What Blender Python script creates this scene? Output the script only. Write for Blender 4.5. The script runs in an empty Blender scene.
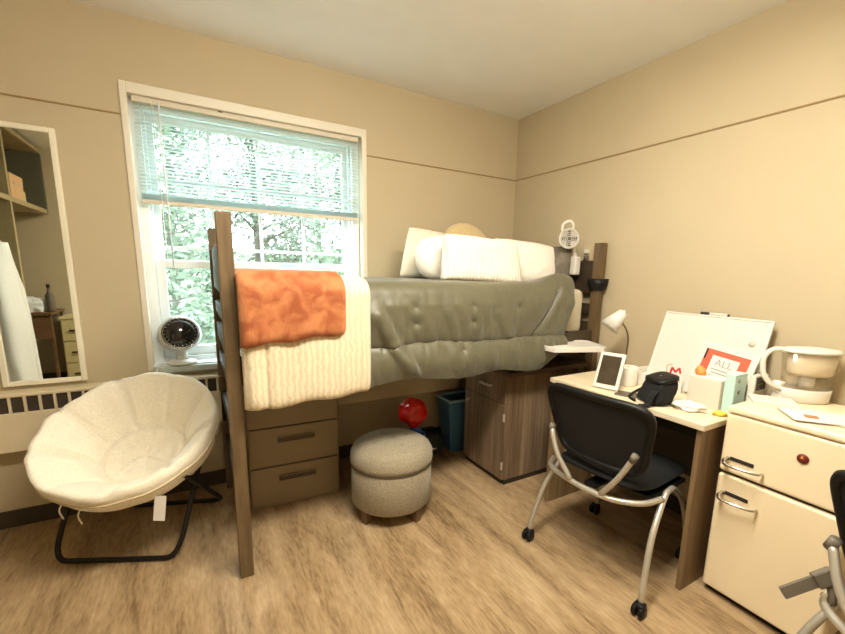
import bpy, bmesh, math, random
from mathutils import Vector, Matrix, noise as mnoise
random.seed(7)
PI = math.pi
SC = bpy.context.scene
COL = SC.collection

# ------------------------------------------------------------------ camera
cam_d = bpy.data.cameras.new('camera')
cam = bpy.data.objects.new('camera', cam_d); COL.objects.link(cam)
F, YAW, PITCH, ROLL = 414.98, 0.5415, 0.1796, 0.0242
CX, CY = 444.02, 346.32
fw = Vector((math.sin(YAW)*math.cos(PITCH), math.cos(YAW)*math.cos(PITCH), -math.sin(PITCH)))
rt = Vector((math.cos(YAW), -math.sin(YAW), 0)); up = rt.cross(fw)
c_, s_ = math.cos(ROLL), math.sin(ROLL)
rt, up = c_*rt + s_*up, -s_*rt + c_*up
m = Matrix((rt, up, -fw)).transposed().to_4x4()
m.translation = Vector((-2.3068, -2.7685, 1.3402))
cam.matrix_world = m
cam_d.sensor_fit = 'HORIZONTAL'; cam_d.sensor_width = 36
cam_d.lens = F/845*36
cam_d.shift_x = -(CX-422.5)/845; cam_d.shift_y = (CY-317)/845
cam_d.clip_start = 0.02
SC.camera = cam

# ------------------------------------------------------------------ sky and exposure
w = bpy.data.worlds.new('overcast_sky'); SC.world = w; w.use_nodes = True
bg = w.node_tree.nodes['Background']
bg.inputs[0].default_value = (0.80, 0.96, 1.0, 1); bg.inputs[1].default_value = 5.4
SC.view_settings.view_transform = 'Standard'; SC.view_settings.look = 'None'
SC.view_settings.gamma = 1; SC.view_settings.use_curve_mapping = False
SC.view_settings.exposure = 1.32
LAMP_STRENGTH = 25.0
LAMP_COLOR = (1.0, 0.935, 0.80)

# ------------------------------------------------------------------ materials
MATS = {}
def srgb(r, g, b):
    f = lambda c: (c/255/12.92 if c/255 <= .04045 else ((c/255+.055)/1.055)**2.4)
    return (f(r), f(g), f(b), 1)
def base_mat(name):
    m = bpy.data.materials.new(name); m.use_nodes = True
    nt = m.node_tree; return m, nt, nt.nodes['Principled BSDF']
def mat(name, col, rough=.5, metal=0, bump=0, bscale=200, var=0, vscale=6, sheen=0, spec=.5, coat=0, emit=0):
    """procedural: base colour with mild noise variation, optional noise bump"""
    if name in MATS: return MATS[name]
    m, nt, b = base_mat(name); N = nt.nodes; L = nt.links
    b.inputs['Base Color'].default_value = col; b.inputs['Roughness'].default_value = rough
    b.inputs['Metallic'].default_value = metal; b.inputs['Specular IOR Level'].default_value = spec
    b.inputs['Sheen Weight'].default_value = sheen; b.inputs['Coat Weight'].default_value = coat
    if emit:
        b.inputs['Emission Color'].default_value = col; b.inputs['Emission Strength'].default_value = emit
    tc = N.new('ShaderNodeTexCoord')
    if var:
        n = N.new('ShaderNodeTexNoise'); n.inputs['Scale'].default_value = vscale; n.inputs['Detail'].default_value = 4
        L.new(tc.outputs['Object'], n.inputs['Vector'])
        r = N.new('ShaderNodeValToRGB')
        k0, k1 = 1-var, 1+var
        r.color_ramp.elements[0].position = .3; r.color_ramp.elements[1].position = .7
        r.color_ramp.elements[0].color = (col[0]*k0, col[1]*k0, col[2]*k0, 1)
        r.color_ramp.elements[1].color = (min(1, col[0]*k1), min(1, col[1]*k1), min(1, col[2]*k1), 1)
        L.new(n.outputs['Fac'], r.inputs['Fac']); L.new(r.outputs['Color'], b.inputs['Base Color'])
    if bump:
        n = N.new('ShaderNodeTexNoise'); n.inputs['Scale'].default_value = bscale; n.inputs['Detail'].default_value = 3
        L.new(tc.outputs['Object'], n.inputs['Vector'])
        bp = N.new('ShaderNodeBump'); bp.inputs['Strength'].default_value = bump; bp.inputs['Distance'].default_value = .004
        L.new(n.outputs['Fac'], bp.inputs['Height']); L.new(bp.outputs['Normal'], b.inputs['Normal'])
    MATS[name] = m; return m
def wood(name, cols, axis='Z', scale=9, stretch=14, rough=.45, rnd=0, fine=60, world=False):
    """grain streaks stretched along an axis; rnd mixes tone per object"""
    if name in MATS: return MATS[name]
    m, nt, b = base_mat(name); N = nt.nodes; L = nt.links
    tc = N.new('ShaderNodeTexCoord'); mp = N.new('ShaderNodeMapping')
    sc = {'X': (1/stretch, 1, 1), 'Y': (1, 1/stretch, 1), 'Z': (1, 1, 1/stretch)}[axis]
    mp.inputs['Scale'].default_value = sc
    if world:
        ge = N.new('ShaderNodeNewGeometry'); L.new(ge.outputs['Position'], mp.inputs['Vector'])
    else: L.new(tc.outputs['Object'], mp.inputs['Vector'])
    vec = mp.outputs['Vector']
    if rnd:
        oi = N.new('ShaderNodeObjectInfo'); mu = N.new('ShaderNodeMath'); mu.operation = 'MULTIPLY'; mu.inputs[1].default_value = 37 if not world else 0
        L.new(oi.outputs['Random'], mu.inputs[0])
        ad = N.new('ShaderNodeVectorMath'); ad.operation = 'ADD'
        cb = N.new('ShaderNodeCombineXYZ'); L.new(mu.outputs[0], cb.inputs[0]); L.new(mu.outputs[0], cb.inputs[2])
        L.new(vec, ad.inputs[0]); L.new(cb.outputs[0], ad.inputs[1]); vec = ad.outputs[0]
    n1 = N.new('ShaderNodeTexNoise'); n1.inputs['Scale'].default_value = scale; n1.inputs['Detail'].default_value = 6; n1.inputs['Roughness'].default_value = .62; n1.inputs['Distortion'].default_value = .6
    n2 = N.new('ShaderNodeTexNoise'); n2.inputs['Scale'].default_value = fine; n2.inputs['Detail'].default_value = 3
    L.new(vec, n1.inputs['Vector']); L.new(vec, n2.inputs['Vector'])
    mx = N.new('ShaderNodeMath'); mx.operation = 'MULTIPLY_ADD'; mx.inputs[1].default_value = .35
    L.new(n2.outputs['Fac'], mx.inputs[0]); 
    s2 = N.new('ShaderNodeMath'); s2.operation = 'MULTIPLY'; s2.inputs[1].default_value = .65
    L.new(n1.outputs['Fac'], s2.inputs[0]); L.new(s2.outputs[0], mx.inputs[2])
    r = N.new('ShaderNodeValToRGB'); cr = r.color_ramp
    pos = [.34, .5, .66]
    cr.elements[0].position = pos[0]; cr.elements[0].color = cols[0]
    cr.elements[1].position = pos[2]; cr.elements[1].color = cols[2]
    e = cr.elements.new(pos[1]); e.color = cols[1]
    L.new(mx.outputs[0], r.inputs['Fac'])
    out = r.outputs['Color']
    if rnd:
        hs = N.new('ShaderNodeHueSaturation')
        mr = N.new('ShaderNodeMapRange'); mr.inputs['To Min'].default_value = 1-rnd; mr.inputs['To Max'].default_value = 1+rnd
        L.new(oi.outputs['Random'], mr.inputs['Value']); L.new(mr.outputs[0], hs.inputs['Value']); L.new(out, hs.inputs['Color']); out = hs.outputs['Color']
    L.new(out, b.inputs['Base Color']); b.inputs['Roughness'].default_value = rough
    bp = N.new('ShaderNodeBump'); bp.inputs['Strength'].default_value = .12; bp.inputs['Distance'].default_value = .002
    L.new(mx.outputs[0], bp.inputs['Height']); L.new(bp.outputs['Normal'], b.inputs['Normal'])
    MATS[name] = m; return m
def thin_glass(name, tint=(1, 1, 1, 1), refl=.06):
    m = bpy.data.materials.new(name); m.use_nodes = True; nt = m.node_tree; N = nt.nodes
    N.remove(N['Principled BSDF']); out = N['Material Output']
    t = N.new('ShaderNodeBsdfTransparent'); t.inputs[0].default_value = tint
    g = N.new('ShaderNodeBsdfGlossy'); g.inputs['Roughness'].default_value = .03
    mx = N.new('ShaderNodeMixShader'); mx.inputs[0].default_value = refl
    nt.links.new(t.outputs[0], mx.inputs[1]); nt.links.new(g.outputs[0], mx.inputs[2])
    nt.links.new(mx.outputs[0], out.inputs[0]); MATS[name] = m; return m
def weave(name, c0, c1, scale=260, rough=.9, bump=.5, sheen=.2):
    """speckled woven cloth"""
    if name in MATS: return MATS[name]
    m, nt, b = base_mat(name); N = nt.nodes; L = nt.links
    tc = N.new('ShaderNodeTexCoord')
    v = N.new('ShaderNodeTexNoise'); v.inputs['Scale'].default_value = scale; v.inputs['Detail'].default_value = 5; v.inputs['Roughness'].default_value = .75
    L.new(tc.outputs['Object'], v.inputs['Vector'])
    r = N.new('ShaderNodeValToRGB'); r.color_ramp.elements[0].position = .35; r.color_ramp.elements[1].position = .65
    r.color_ramp.elements[0].color = c0; r.color_ramp.elements[1].color = c1
    L.new(v.outputs['Fac'], r.inputs['Fac']); L.new(r.outputs['Color'], b.inputs['Base Color'])
    bp = N.new('ShaderNodeBump'); bp.inputs['Strength'].default_value = bump; bp.inputs['Distance'].default_value = .003
    L.new(v.outputs['Fac'], bp.inputs['Height']); L.new(bp.outputs['Normal'], b.inputs['Normal'])
    b.inputs['Roughness'].default_value = rough; b.inputs['Sheen Weight'].default_value = sheen
    MATS[name] = m; return m

M_WALL = mat('wall_paint_tan', srgb(190, 174, 142), .75, bump=.08, bscale=90, var=.025, vscale=3)
M_CEIL = mat('ceiling_paint', srgb(244, 244, 242), .85, bump=.08, bscale=120, var=.015)
M_TRIMLINE = mat('rail_line', srgb(150, 122, 80), .7, var=.06)
M_WHITEPAINT = mat('white_gloss_paint', srgb(232, 232, 224), .35, var=.02, bump=.05, bscale=40)
M_PVC = mat('window_vinyl', srgb(238, 242, 242), .4, var=.015)
M_SILLEDGE = mat('sill_stone', srgb(186, 190, 180), .4, var=.08, vscale=30)
M_HEATER = mat('heater_enamel', srgb(214, 198, 164), .45, var=.03)
M_SLOTSHADE = mat('slot_shade_dark', srgb(58, 48, 36), .8, var=.1)  # dark colour for the shade inside the heater slots
M_BASEB = mat('vinyl_base', srgb(62, 52, 40), .6, var=.08)
M_SLAT = mat('blind_slat', srgb(232, 240, 240), .45, var=.02)
_nt = M_SLAT.node_tree; _tr = _nt.nodes.new('ShaderNodeBsdfTranslucent'); _tr.inputs[0].default_value = srgb(224, 240, 240)
_mx = _nt.nodes.new('ShaderNodeMixShader'); _mx.inputs[0].default_value = .45
_nt.links.new(_nt.nodes['Principled BSDF'].outputs[0], _mx.inputs[1]); _nt.links.new(_tr.outputs[0], _mx.inputs[2]); _nt.links.new(_mx.outputs[0], _nt.nodes['Material Output'].inputs[0])
M_BLINDRAIL = mat('blind_rail', srgb(214, 204, 182), .5, var=.03)  # beige takes the bottom rail's brown shadow tone into the colour
M_CORD = mat('cord_white', srgb(235, 235, 228), .8, var=.05)
M_BEDWOOD = wood('bed_wood', [srgb(76, 60, 38), srgb(102, 82, 54), srgb(122, 100, 68)], 'Z', 10, 12, .5)
M_BEDDARK = wood('bed_panel_dark', [srgb(46, 36, 26), srgb(60, 48, 34), srgb(74, 58, 42)], 'Y', 10, 12, .5)
M_CABWOOD = wood('cabinet_wood', [srgb(84, 67, 50), srgb(122, 101, 78), srgb(152, 130, 104)], 'Z', 11, 26, .42)
M_CABTOP = wood('cabinet_top_wood', [srgb(70, 54, 40), srgb(96, 78, 60), srgb(120, 100, 78)], 'X', 11, 20, .4)
M_DESKPANEL = wood('desk_panel_wood', [srgb(92, 70, 46), srgb(120, 96, 66), srgb(142, 116, 82)], 'Z', 10, 22, .45)
M_DESKTOP = wood('desk_top_maple', [srgb(212, 196, 164), srgb(220, 205, 175), srgb(226, 213, 186)], 'Y', 8, 12, .38)
M_FLOOR = wood('floor_oak_vinyl', [srgb(110, 86, 57), srgb(163, 136, 100), srgb(188, 163, 127)], 'Y', 10, 6, .40, rnd=.05, fine=95, world=True)
M_BLACKMETAL = mat('black_metal', srgb(28, 26, 24), .4, .4, var=.1)
M_SILVER = mat('silver_tube', srgb(196, 190, 176), .35, .55, var=.03)
M_CHROME = mat('chrome', srgb(210, 208, 200), .15, 1, var=.02)
M_NICKEL = mat('brushed_nickel', srgb(208, 202, 188), .35, .35, var=.05)
M_BLACKPL = mat('black_plastic', srgb(13, 12, 11), .5, var=.1, spec=.3)
M_BLACKFAB = weave('black_fabric', srgb(6, 6, 6), srgb(18, 17, 16), 300, .95, .4, 0)
M_MESH = weave('black_mesh', srgb(5, 5, 5), srgb(17, 16, 14), 420, .8, .6, 0)
M_GREYPL = mat('grey_plastic', srgb(104, 96, 82), .5, var=.05)
M_WHITEPL = mat('white_plastic', srgb(218, 213, 202), .4, var=.015)
M_FRIDGE = mat('cream_enamel', srgb(238, 220, 184), .35, var=.012, coat=.2)
M_DRAWERPL = mat('taupe_plastic', srgb(140, 122, 94), .5, var=.03)
M_DRAWERSLOT = mat('taupe_slot_shade', srgb(76, 60, 42), .6, var=.05)  # darker taupe, shade of the recessed drawer handles put into the colour
M_OTTO = weave('ottoman_linen', srgb(122, 112, 92), srgb(176, 164, 138), 190, .95, .6)
M_OTTLEG = wood('ottoman_leg_wood', [srgb(84, 62, 38), srgb(106, 80, 50), srgb(122, 94, 62)], 'Z', 14, 8, .5)
M_PAPA = weave('cream_plush', srgb(232, 220, 194), srgb(248, 240, 220), 120, .98, .5, .4)
M_COMF = mat('olive_comforter', srgb(92, 88, 66), .44, bump=.25, bscale=45, var=.07, vscale=10, sheen=.25)
M_TAN = weave('tan_plush', srgb(206, 180, 128), srgb(226, 202, 152), 160, .98, .5, .3)
M_GREYPIL = weave('beige_linen', srgb(206, 196, 172), srgb(232, 224, 204), 220, .95, .4)
M_FUZZ = weave('white_fuzzy', srgb(222, 213, 198), srgb(240, 234, 222), 150, 1, .8, .5)
M_SHEET = weave('beige_sheet', srgb(190, 178, 148), srgb(208, 196, 168), 200, .95, .3)
M_MIRROR = mat('mirror_silver', (0.80, 0.82, 0.74, 1), .012, 1)
M_MIRFRAME = mat('mirror_frame', srgb(232, 224, 200), .45, var=.02)
M_RED = mat('red_plastic', srgb(214, 30, 14), .3, var=.25, vscale=25, coat=.3)
M_BLUE = mat('blue_plastic', srgb(36, 92, 168), .4, var=.1)
M_BINBLUE = mat('bin_slate_blue', srgb(74, 120, 156), .45, var=.05)
M_BAGBLACK = mat('dark_duffel', srgb(40, 44, 50), .7, bump=.3, bscale=150, var=.2)
M_PAPER = mat('white_paper', srgb(226, 221, 210), .8, var=.02, bump=.1, bscale=30)
M_BOARD = mat('dry_erase_board', srgb(214, 209, 198), .25, var=.01)
M_INK = mat('black_ink', srgb(38, 34, 30), .6, var=.05)
M_GREYINK = mat('grey_ink', srgb(150, 140, 126), .7, var=.05)
M_REDPRINT = mat('coral_print', srgb(222, 92, 62), .6, var=.04)
M_REDINK = mat('red_ink', srgb(206, 34, 22), .6, var=.05)
M_ORANGEINK = mat('orange_ink', srgb(226, 150, 74), .6, var=.08)
M_BLUEBOX = mat('pale_blue_card', srgb(186, 216, 210), .6, var=.03)
M_YELLOW = mat('yellow_wrap', srgb(234, 196, 66), .5, var=.1)
M_SCREEN = mat('dark_screen', srgb(70, 60, 46), .12, var=.3, vscale=14)
M_BOXBEIGE = mat('beige_fabric_bin', srgb(214, 176, 132), .9, var=.04)
M_CLOSET = wood('closet_wood', [srgb(150, 136, 100), srgb(166, 150, 112), srgb(180, 164, 126)], 'Z', 8, 14, .5)
M_CLOSETDK = mat('closet_back', srgb(92, 88, 68), .7, var=.06)
M_BROWNBOX = wood('brown_desk_front', [srgb(96, 68, 42), srgb(114, 84, 54), srgb(132, 100, 68)], 'X', 9, 12, .5)
M_DRESSER = mat('cream_dresser', srgb(206, 192, 140), .5, var=.03)
M_COTTON = weave('white_cotton', srgb(224, 228, 226), srgb(244, 246, 244), 140, .95, .4)
M_BARK = mat('tree_bark', srgb(84, 78, 70), .9, bump=.5, bscale=20, var=.2)
M_GRASS = mat('grass_ground', srgb(92, 100, 72), .95, var=.3, vscale=3)
G_WIN = thin_glass('window_glass', (.97, 1, 1, 1))
G_CLEAR = thin_glass('clear_plastic', (.96, .94, .90, 1), .10)
G_MILK = mat('pitcher_reservoir', srgb(236, 226, 204), .35, var=.02)

# ------------------------------------------------------------------ mesh helpers
def link_mesh(name, verts, faces, material, parent=None, smooth=False):
    me = bpy.data.meshes.new(name); me.from_pydata([tuple(v) for v in verts], [], faces); me.update()
    o = bpy.data.objects.new(name, me); COL.objects.link(o)
    if material: me.materials.append(material)
    if smooth:
        for p in me.polygons: p.use_smooth = True
    if parent: o.parent = parent
    return o
def bm_obj(name, bm, material, parent=None, smooth=False, auto=None):
    bmesh.ops.recalc_face_normals(bm, faces=bm.faces)
    me = bpy.data.meshes.new(name); bm.to_mesh(me); bm.free()
    o = bpy.data.objects.new(name, me); COL.objects.link(o)
    if material: me.materials.append(material)
    if smooth:
        for p in me.polygons: p.use_smooth = True
    if parent: o.parent = parent
    return o
def add_box(bm, x0, x1, y0, y1, z0, z1, bev=0, M=None, seg=2):
    r = bmesh.ops.create_cube(bm, size=1)
    vs = r['verts']
    for v in vs:
        v.co = Vector(((x0+x1)/2 + v.co.x*(x1-x0), (y0+y1)/2 + v.co.y*(y1-y0), (z0+z1)/2 + v.co.z*(z1-z0)))
    if bev:
        es = list({e for v in vs for e in v.link_edges})
        rr = bmesh.ops.bevel(bm, geom=es, offset=bev, segments=seg, affect='EDGES', profile=.5)
        vs = list({v for f in rr['faces'] for v in f.verts} | {v for v in vs if v.is_valid})
    if M is not None:
        for v in vs: v.co = M @ v.co
    return vs
def box(name, x0, x1, y0, y1, z0, z1, material, parent=None, bev=.003, M=None):
    bm = bmesh.new(); add_box(bm, x0, x1, y0, y1, z0, z1, bev, M)
    return bm_obj(name, bm, material, parent)
def catmull(pts, n=8, closed=False):
    pts = [Vector(p) for p in pts]; out = []; N = len(pts)
    rng = range(N) if closed else range(N-1)
    for i in rng:
        p1, p2 = pts[i], pts[(i+1) % N]
        p0 = pts[(i-1) % N] if (closed or i > 0) else p1*2-p2
        p3 = pts[(i+2) % N] if (closed or i+2 < N) else p2*2-p1
        for k in range(n):
            t = k/n
            out.append(.5*((2*p1)+(p2-p0)*t+(2*p0-5*p1+4*p2-p3)*t*t+(3*p1-p0-3*p2+p3)*t**3))
    if not closed: out.append(pts[-1])
    return out
def add_tube(bm, pts, r, seg=10, closed=False, cap=True):
    pts = [Vector(p) for p in pts]; N = len(pts); rings = []
    nrm = None
    for i in range(N):
        if closed: t = pts[(i+1) % N]-pts[i-1]
        else: t = pts[min(i+1, N-1)]-pts[max(i-1, 0)]
        t.normalize()
        if nrm is None:
            a = Vector((0, 0, 1)) if abs(t.z) < .9 else Vector((1, 0, 0))
            nrm = (a - t*a.dot(t)).normalized()
        else:
            nrm = (nrm - t*nrm.dot(t)).normalized()
        b = t.cross(nrm)
        rr = r(i/(N-1)) if callable(r) else r
        rings.append([bm.verts.new(pts[i] + rr*(math.cos(2*PI*k/seg)*nrm + math.sin(2*PI*k/seg)*b)) for k in range(seg)])
    for i in range(N if closed else N-1):
        a, b2 = rings[i], rings[(i+1) % N]
        for k in range(seg):
            bm.faces.new((a[k], a[(k+1) % seg], b2[(k+1) % seg], b2[k]))
    if cap and not closed:
        bm.faces.new(rings[0][::-1]); bm.faces.new(rings[-1])
def tube(name, pts, r, material, parent=None, seg=10, closed=False, smooth_n=0):
    if smooth_n: pts = catmull(pts, smooth_n, closed)
    bm = bmesh.new(); add_tube(bm, pts, r, seg, closed)
    return bm_obj(name, bm, material, parent, True)
def add_lathe(bm, prof, seg=32, M=None, sx=1, sy=1):
    rings = []
    for (r, z) in prof:
        if r < 1e-6: rings.append([bm.verts.new((0, 0, z))])
        else: rings.append([bm.verts.new((r*sx*math.cos(2*PI*k/seg), r*sy*math.sin(2*PI*k/seg), z)) for k in range(seg)])
    for a, b in zip(rings, rings[1:]):
        for k in range(seg):
            k2 = (k+1) % seg
            if len(a) == 1 and len(b) == 1: continue
            if len(a) == 1: bm.faces.new((a[0], b[k], b[k2]))
            elif len(b) == 1: bm.faces.new((a[k], a[k2], b[0]))
            else: bm.faces.new((a[k], a[k2], b[k2], b[k]))
    vs = [v for r in rings for v in r]
    if M is not None:
        for v in vs: v.co = M @ v.co
    return vs
def lathe(name, prof, material, parent=None, seg=32, M=None, smooth=True, sx=1, sy=1):
    bm = bmesh.new(); add_lathe(bm, prof, seg, M, sx, sy)
    return bm_obj(name, bm, material, parent, smooth)
def add_prism(bm, poly, ax, a0, a1, M=None):
    """extrude 2D polygon along axis ax from a0 to a1; poly coords are the other two axes in order"""
    def mk(p, a):
        c = list(p); c.insert(ax, a); v = Vector(c); return M @ v if M is not None else v
    A = [bm.verts.new(mk(p, a0)) for p in poly]; B = [bm.verts.new(mk(p, a1)) for p in poly]
    n = len(poly)
    for i in range(n): bm.faces.new((A[i], A[(i+1) % n], B[(i+1) % n], B[i]))
    bm.faces.new(A[::-1]); bm.faces.new(B)
def prism(name, poly, ax, a0, a1, material, parent=None, M=None):
    bm = bmesh.new(); add_prism(bm, poly, ax, a0, a1, M); return bm_obj(name, bm, material, parent)
def sheet(name, fn, nu, nv, material, parent=None, thick=.01, sub=0):
    """grid surface fn(u,v)->Vector with real thickness"""
    vs = [fn(i/nu, j/nv) for j in range(nv+1) for i in range(nu+1)]
    fs = [(j*(nu+1)+i, j*(nu+1)+i+1, (j+1)*(nu+1)+i+1, (j+1)*(nu+1)+i) for j in range(nv) for i in range(nu)]
    o = link_mesh(name, vs, fs, material, parent, True)
    md = o.modifiers.new('thickness', 'SOLIDIFY'); md.thickness = thick; md.offset = -1
    if sub:
        s = o.modifiers.new('subd', 'SUBSURF'); s.levels = sub; s.render_levels = sub
    return o
def ns(x, y, z=0): return mnoise.noise(Vector((x, y, z)))
def thing(name, label, cat, loc=(0, 0, 0), rotz=0, group=None):
    o = bpy.data.objects.new(name, None); COL.objects.link(o)
    o.empty_display_size = .05
    o.location = loc; o.rotation_euler = (0, 0, rotz)
    o['label'] = label; o['category'] = cat
    if group: o['group'] = group
    return o
def tag(o, label, cat, group=None):
    o['label'] = label; o['category'] = cat
    if group: o['group'] = group
    return o
def struct(o): o['kind'] = 'structure'; return o
def text_part(name, body, size, material, parent, M, depth=.0006):
    cu = bpy.data.curves.new('t', 'FONT'); cu.body = body; cu.size = size; cu.extrude = depth; cu.align_x = 'CENTER'; cu.align_y = 'CENTER'
    t = bpy.data.objects.new('t', cu); COL.objects.link(t)
    me = bpy.data.meshes.new_from_object(t.evaluated_get(bpy.context.evaluated_depsgraph_get()))
    bpy.data.objects.remove(t); bpy.data.curves.remove(cu)
    me.transform(M); me.materials.clear(); me.materials.append(material)
    o = bpy.data.objects.new(name, me); me.name = name; COL.objects.link(o)
    if parent: o.parent = parent
    return o
def frame_M(origin, ex, ey):
    ex = Vector(ex).normalized(); ey = Vector(ey); ey = (ey-ex*ey.dot(ex)).normalized(); ez = ex.cross(ey)
    M = Matrix((ex, ey, ez)).transposed().to_4x4(); M.translation = Vector(origin); return M

# ================================================================== ROOM
ZC, ZR = 2.532, 2.074
XL, YB = -4.2, -3.5
WX0, WX1, WZ0, WZ1 = -2.535, -1.30, .775, 2.185      # window opening
T = .24
# floor with vinyl planks running towards the window
floor = struct(box('floor', XL-.1, .1, YB-.1, .1, -.06, -.012, mat('subfloor', srgb(110, 84, 54), .8, var=.1), None, 0))
PW, PLN = .152, 1.22
bm = bmesh.new(); add_box(bm, -PW/2+.0001, PW/2-.0001, -PLN/2+.0001, PLN/2-.0001, -.012, 0, .0003, None, 1)
pk = bm_obj('plank', bm, M_FLOOR, floor); first = True
nx = int(math.ceil((0-XL)/PW)); k = 0
for i in range(nx):
    off = (i*0.437 % 1)*PLN
    y = YB - off
    while y < 0:
        y0, y1 = max(y, YB), min(y+PLN, 0)
        if y1-y0 > .02:
            o = pk if first else pk.copy()
            if not first: COL.objects.link(o); o.parent = floor
            first = False
            o.location = (-PW/2 - i*PW, (y0+y1)/2, 0); o.scale = (1, (y1-y0)/PLN, 1)
        y += PLN
# walls
bm = bmesh.new()
add_box(bm, XL-.1, WX0, 0, T, 0, ZC); add_box(bm, WX1, .1, 0, T, 0, ZC)
add_box(bm, WX0, WX1, 0, T, 0, WZ0); add_box(bm, WX0, WX1, 0, T, WZ1, ZC)
struct(bm_obj('wall_window', bm, M_WALL))
struct(box('wall_right', 0, .1, YB, 0, 0, ZC, M_WALL, None, 0))
struct(box('wall_left', XL-.1, XL, YB, 0, 0, ZC, M_WALL, None, 0))
struct(box('wall_back', XL-.1, .1, YB-.1, YB, 0, ZC, M_WALL, None, 0))
struct(box('ceiling', XL-.1, .1, YB-.1, T, ZC, ZC+.1, M_CEIL, None, 0))
# picture-rail bead, darker tone standing for its thin shadow line
struct(box('trim_1', XL, WX0-.028, -.005, 0, ZR-.004, ZR+.004, M_TRIMLINE, None, .001))
struct(box('trim_2', WX1+.03, -.001, -.005, 0, ZR-.004, ZR+.004, M_TRIMLINE, None, .001))
struct(box('trim_3', -.005, 0, YB, -.001, ZR-.004, ZR+.004, M_TRIMLINE, None, .001))
struct(box('baseboard_window', XL, 0, -.012, 0, 0, .09, M_BASEB, None, .003))
struct(box('baseboard_right', -.012, 0, YB, -.012, 0, .09, M_BASEB, None, .003))
struct(box('baseboard_back', XL, -.012, YB, YB+.012, 0, .09, M_BASEB, None, .003))

# ------------------------------------------------------------------ window
win = bpy.data.objects.new('window_1', None); COL.objects.link(win); struct(win)
bm = bmesh.new()                                    # plaster bead round the opening
for (a, b, c, d) in ((WX0-.024, WX0+.006, WZ0-.02, WZ1+.045), (WX1-.006, WX1+.026, WZ0-.02, WZ1+.045)):
    add_box(bm, a, b, -.010, .05, c, d, .004)
add_box(bm, WX0+.004, WX1-.004, -.010, .05, WZ1-.006, WZ1+.045, .004)
bm_obj('casing', bm, mat('casing_shaded_tan', srgb(222, 214, 194), .4, var=.03), win)  # tan tint carries the shaded look of the top casing
bm = bmesh.new()                                    # vinyl main frame
FY0, FY1 = .07, .19
add_box(bm, WX0+.0, WX0+.05, FY0, FY1, WZ0, WZ1, .003); add_box(bm, WX1-.05, WX1, FY0, FY1, WZ0, WZ1, .003)
add_box(bm, WX0+.05, WX1-.05, FY0, FY1, WZ1-.05, WZ1, .003); add_box(bm, WX0+.05, WX1-.05, FY0, FY1, WZ0, WZ0+.035, .003)
add_box(bm, WX0+.05, WX0+.066, FY0+.03, FY0+.055, WZ0+.035, WZ1-.05, .002); add_box(bm, WX1-.066, WX1-.05, FY0+.03, FY0+.055, WZ0+.035, WZ1-.05, .002)
bm_obj('window_frame', bm, M_PVC, win)
def sash(nm, y0, y1, z0, z1, st, rb, rtop, vert, horiz):
    bm = bmesh.new(); x0, x1 = WX0+.052, WX1-.052
    add_box(bm, x0, x0+st, y0, y1, z0, z1, .003); add_box(bm, x1-st, x1, y0, y1, z0, z1, .003)
    add_box(bm, x0+st, x1-st, y0, y1, z0, z0+rb, .003); add_box(bm, x0+st, x1-st, y0, y1, z1-rtop, z1, .003)
    s = bm_obj(nm, bm, M_PVC, win)
    gx0, gx1, gz0, gz1 = x0+st, x1-st, z0+rb, z1-rtop
    box('pane', gx0, gx1, (y0+y1)/2-.002, (y0+y1)/2+.002, gz0, gz1, G_WIN, s, 0)
    for i in range(vert):
        x = gx0+(gx1-gx0)*(i+1)/(vert+1); box('muntin', x-.009, x+.009, y1-.014, y1, gz0, gz1, M_PVC, s, .002)
    for z in horiz: box('muntin', gx0, gx1, y1-.013, y1-.001, z-.010, z+.010, M_PVC, s, .002)
sash('upper_sash', .135, .165, 1.325, WZ1-.05, .045, .042, .04, 3, (1.435, 1.80))
sash('lower_sash', .095, .13, WZ0+.035, 1.362, .045, .055, .042, 0, ())
bm = bmesh.new(); add_box(bm, -1.94, -1.88, .082, .096, 1.345, 1.362, .003); bm_obj('sash_lock', bm, M_PVC, win)
box('window_sill', WX0, WX1, -.045, .07, WZ0-.034, WZ0, M_SILLEDGE, win, .005)
box('sill_board', WX0+.002, WX1-.002, -.02, .069, WZ0, WZ0+.008, M_PVC, win, .002)

# blind
bl = thing('window_blind', 'half-raised white slatted mini blind hanging inside the window opening', 'blind', ((WX0+WX1)/2, .035, WZ1))
BW = (WX1-WX0)/2-.022
box('headrail', -BW, BW, -.02, .02, -.034, -.002, M_BLINDRAIL, bl, .003)
ZB = 1.655-WZ1
box('bottom_rail', -BW, BW, -.014, .014, ZB, ZB+.022, M_BLINDRAIL, bl, .005)
prof = []
for i in range(5):
    a = (i/4-.5); prof.append((a*.025, .0022*(1-4*a*a)))
poly = prof + [(x, z-.0007) for x, z in reversed(prof)]
sl0 = prism('slat', poly, 0, -BW+.004, BW-.004, M_SLAT, bl)
nsl = 24; zt = -.046; zb = ZB+.062
for i in range(nsl):
    o = sl0 if i == 0 else sl0.copy()
    if i: COL.objects.link(o); o.parent = bl
    o.location = (0, 0, zt+(zb-zt)*i/(nsl-1)); o.rotation_euler = (math.radians(24), 0, 0)
for i in range(9):
    o = sl0.copy(); COL.objects.link(o); o.parent = bl; o.location = (0, 0, ZB+.024+.0034*i); o.rotation_euler = (0, 0, 0)
for x in (-BW*.82, 0, BW*.82):
    for y in (-.0145, .0145): box('ladder_cord', x-.0012, x+.0012, y-.0008, y+.0008, ZB+.02, -.03, M_CORD, bl, 0)
tube('lift_cord', [(-BW+.085, -.022, -.02), (-BW+.09, -.022, -.4), (-BW+.092, -.023, -.82)], .0022, M_CORD, bl, 6, smooth_n=5)
tube('tilt_wand', [(-BW+.115, -.024, -.02), (-BW+.118, -.024, -.86)], .004, M_PVC, bl, 8)
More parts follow.
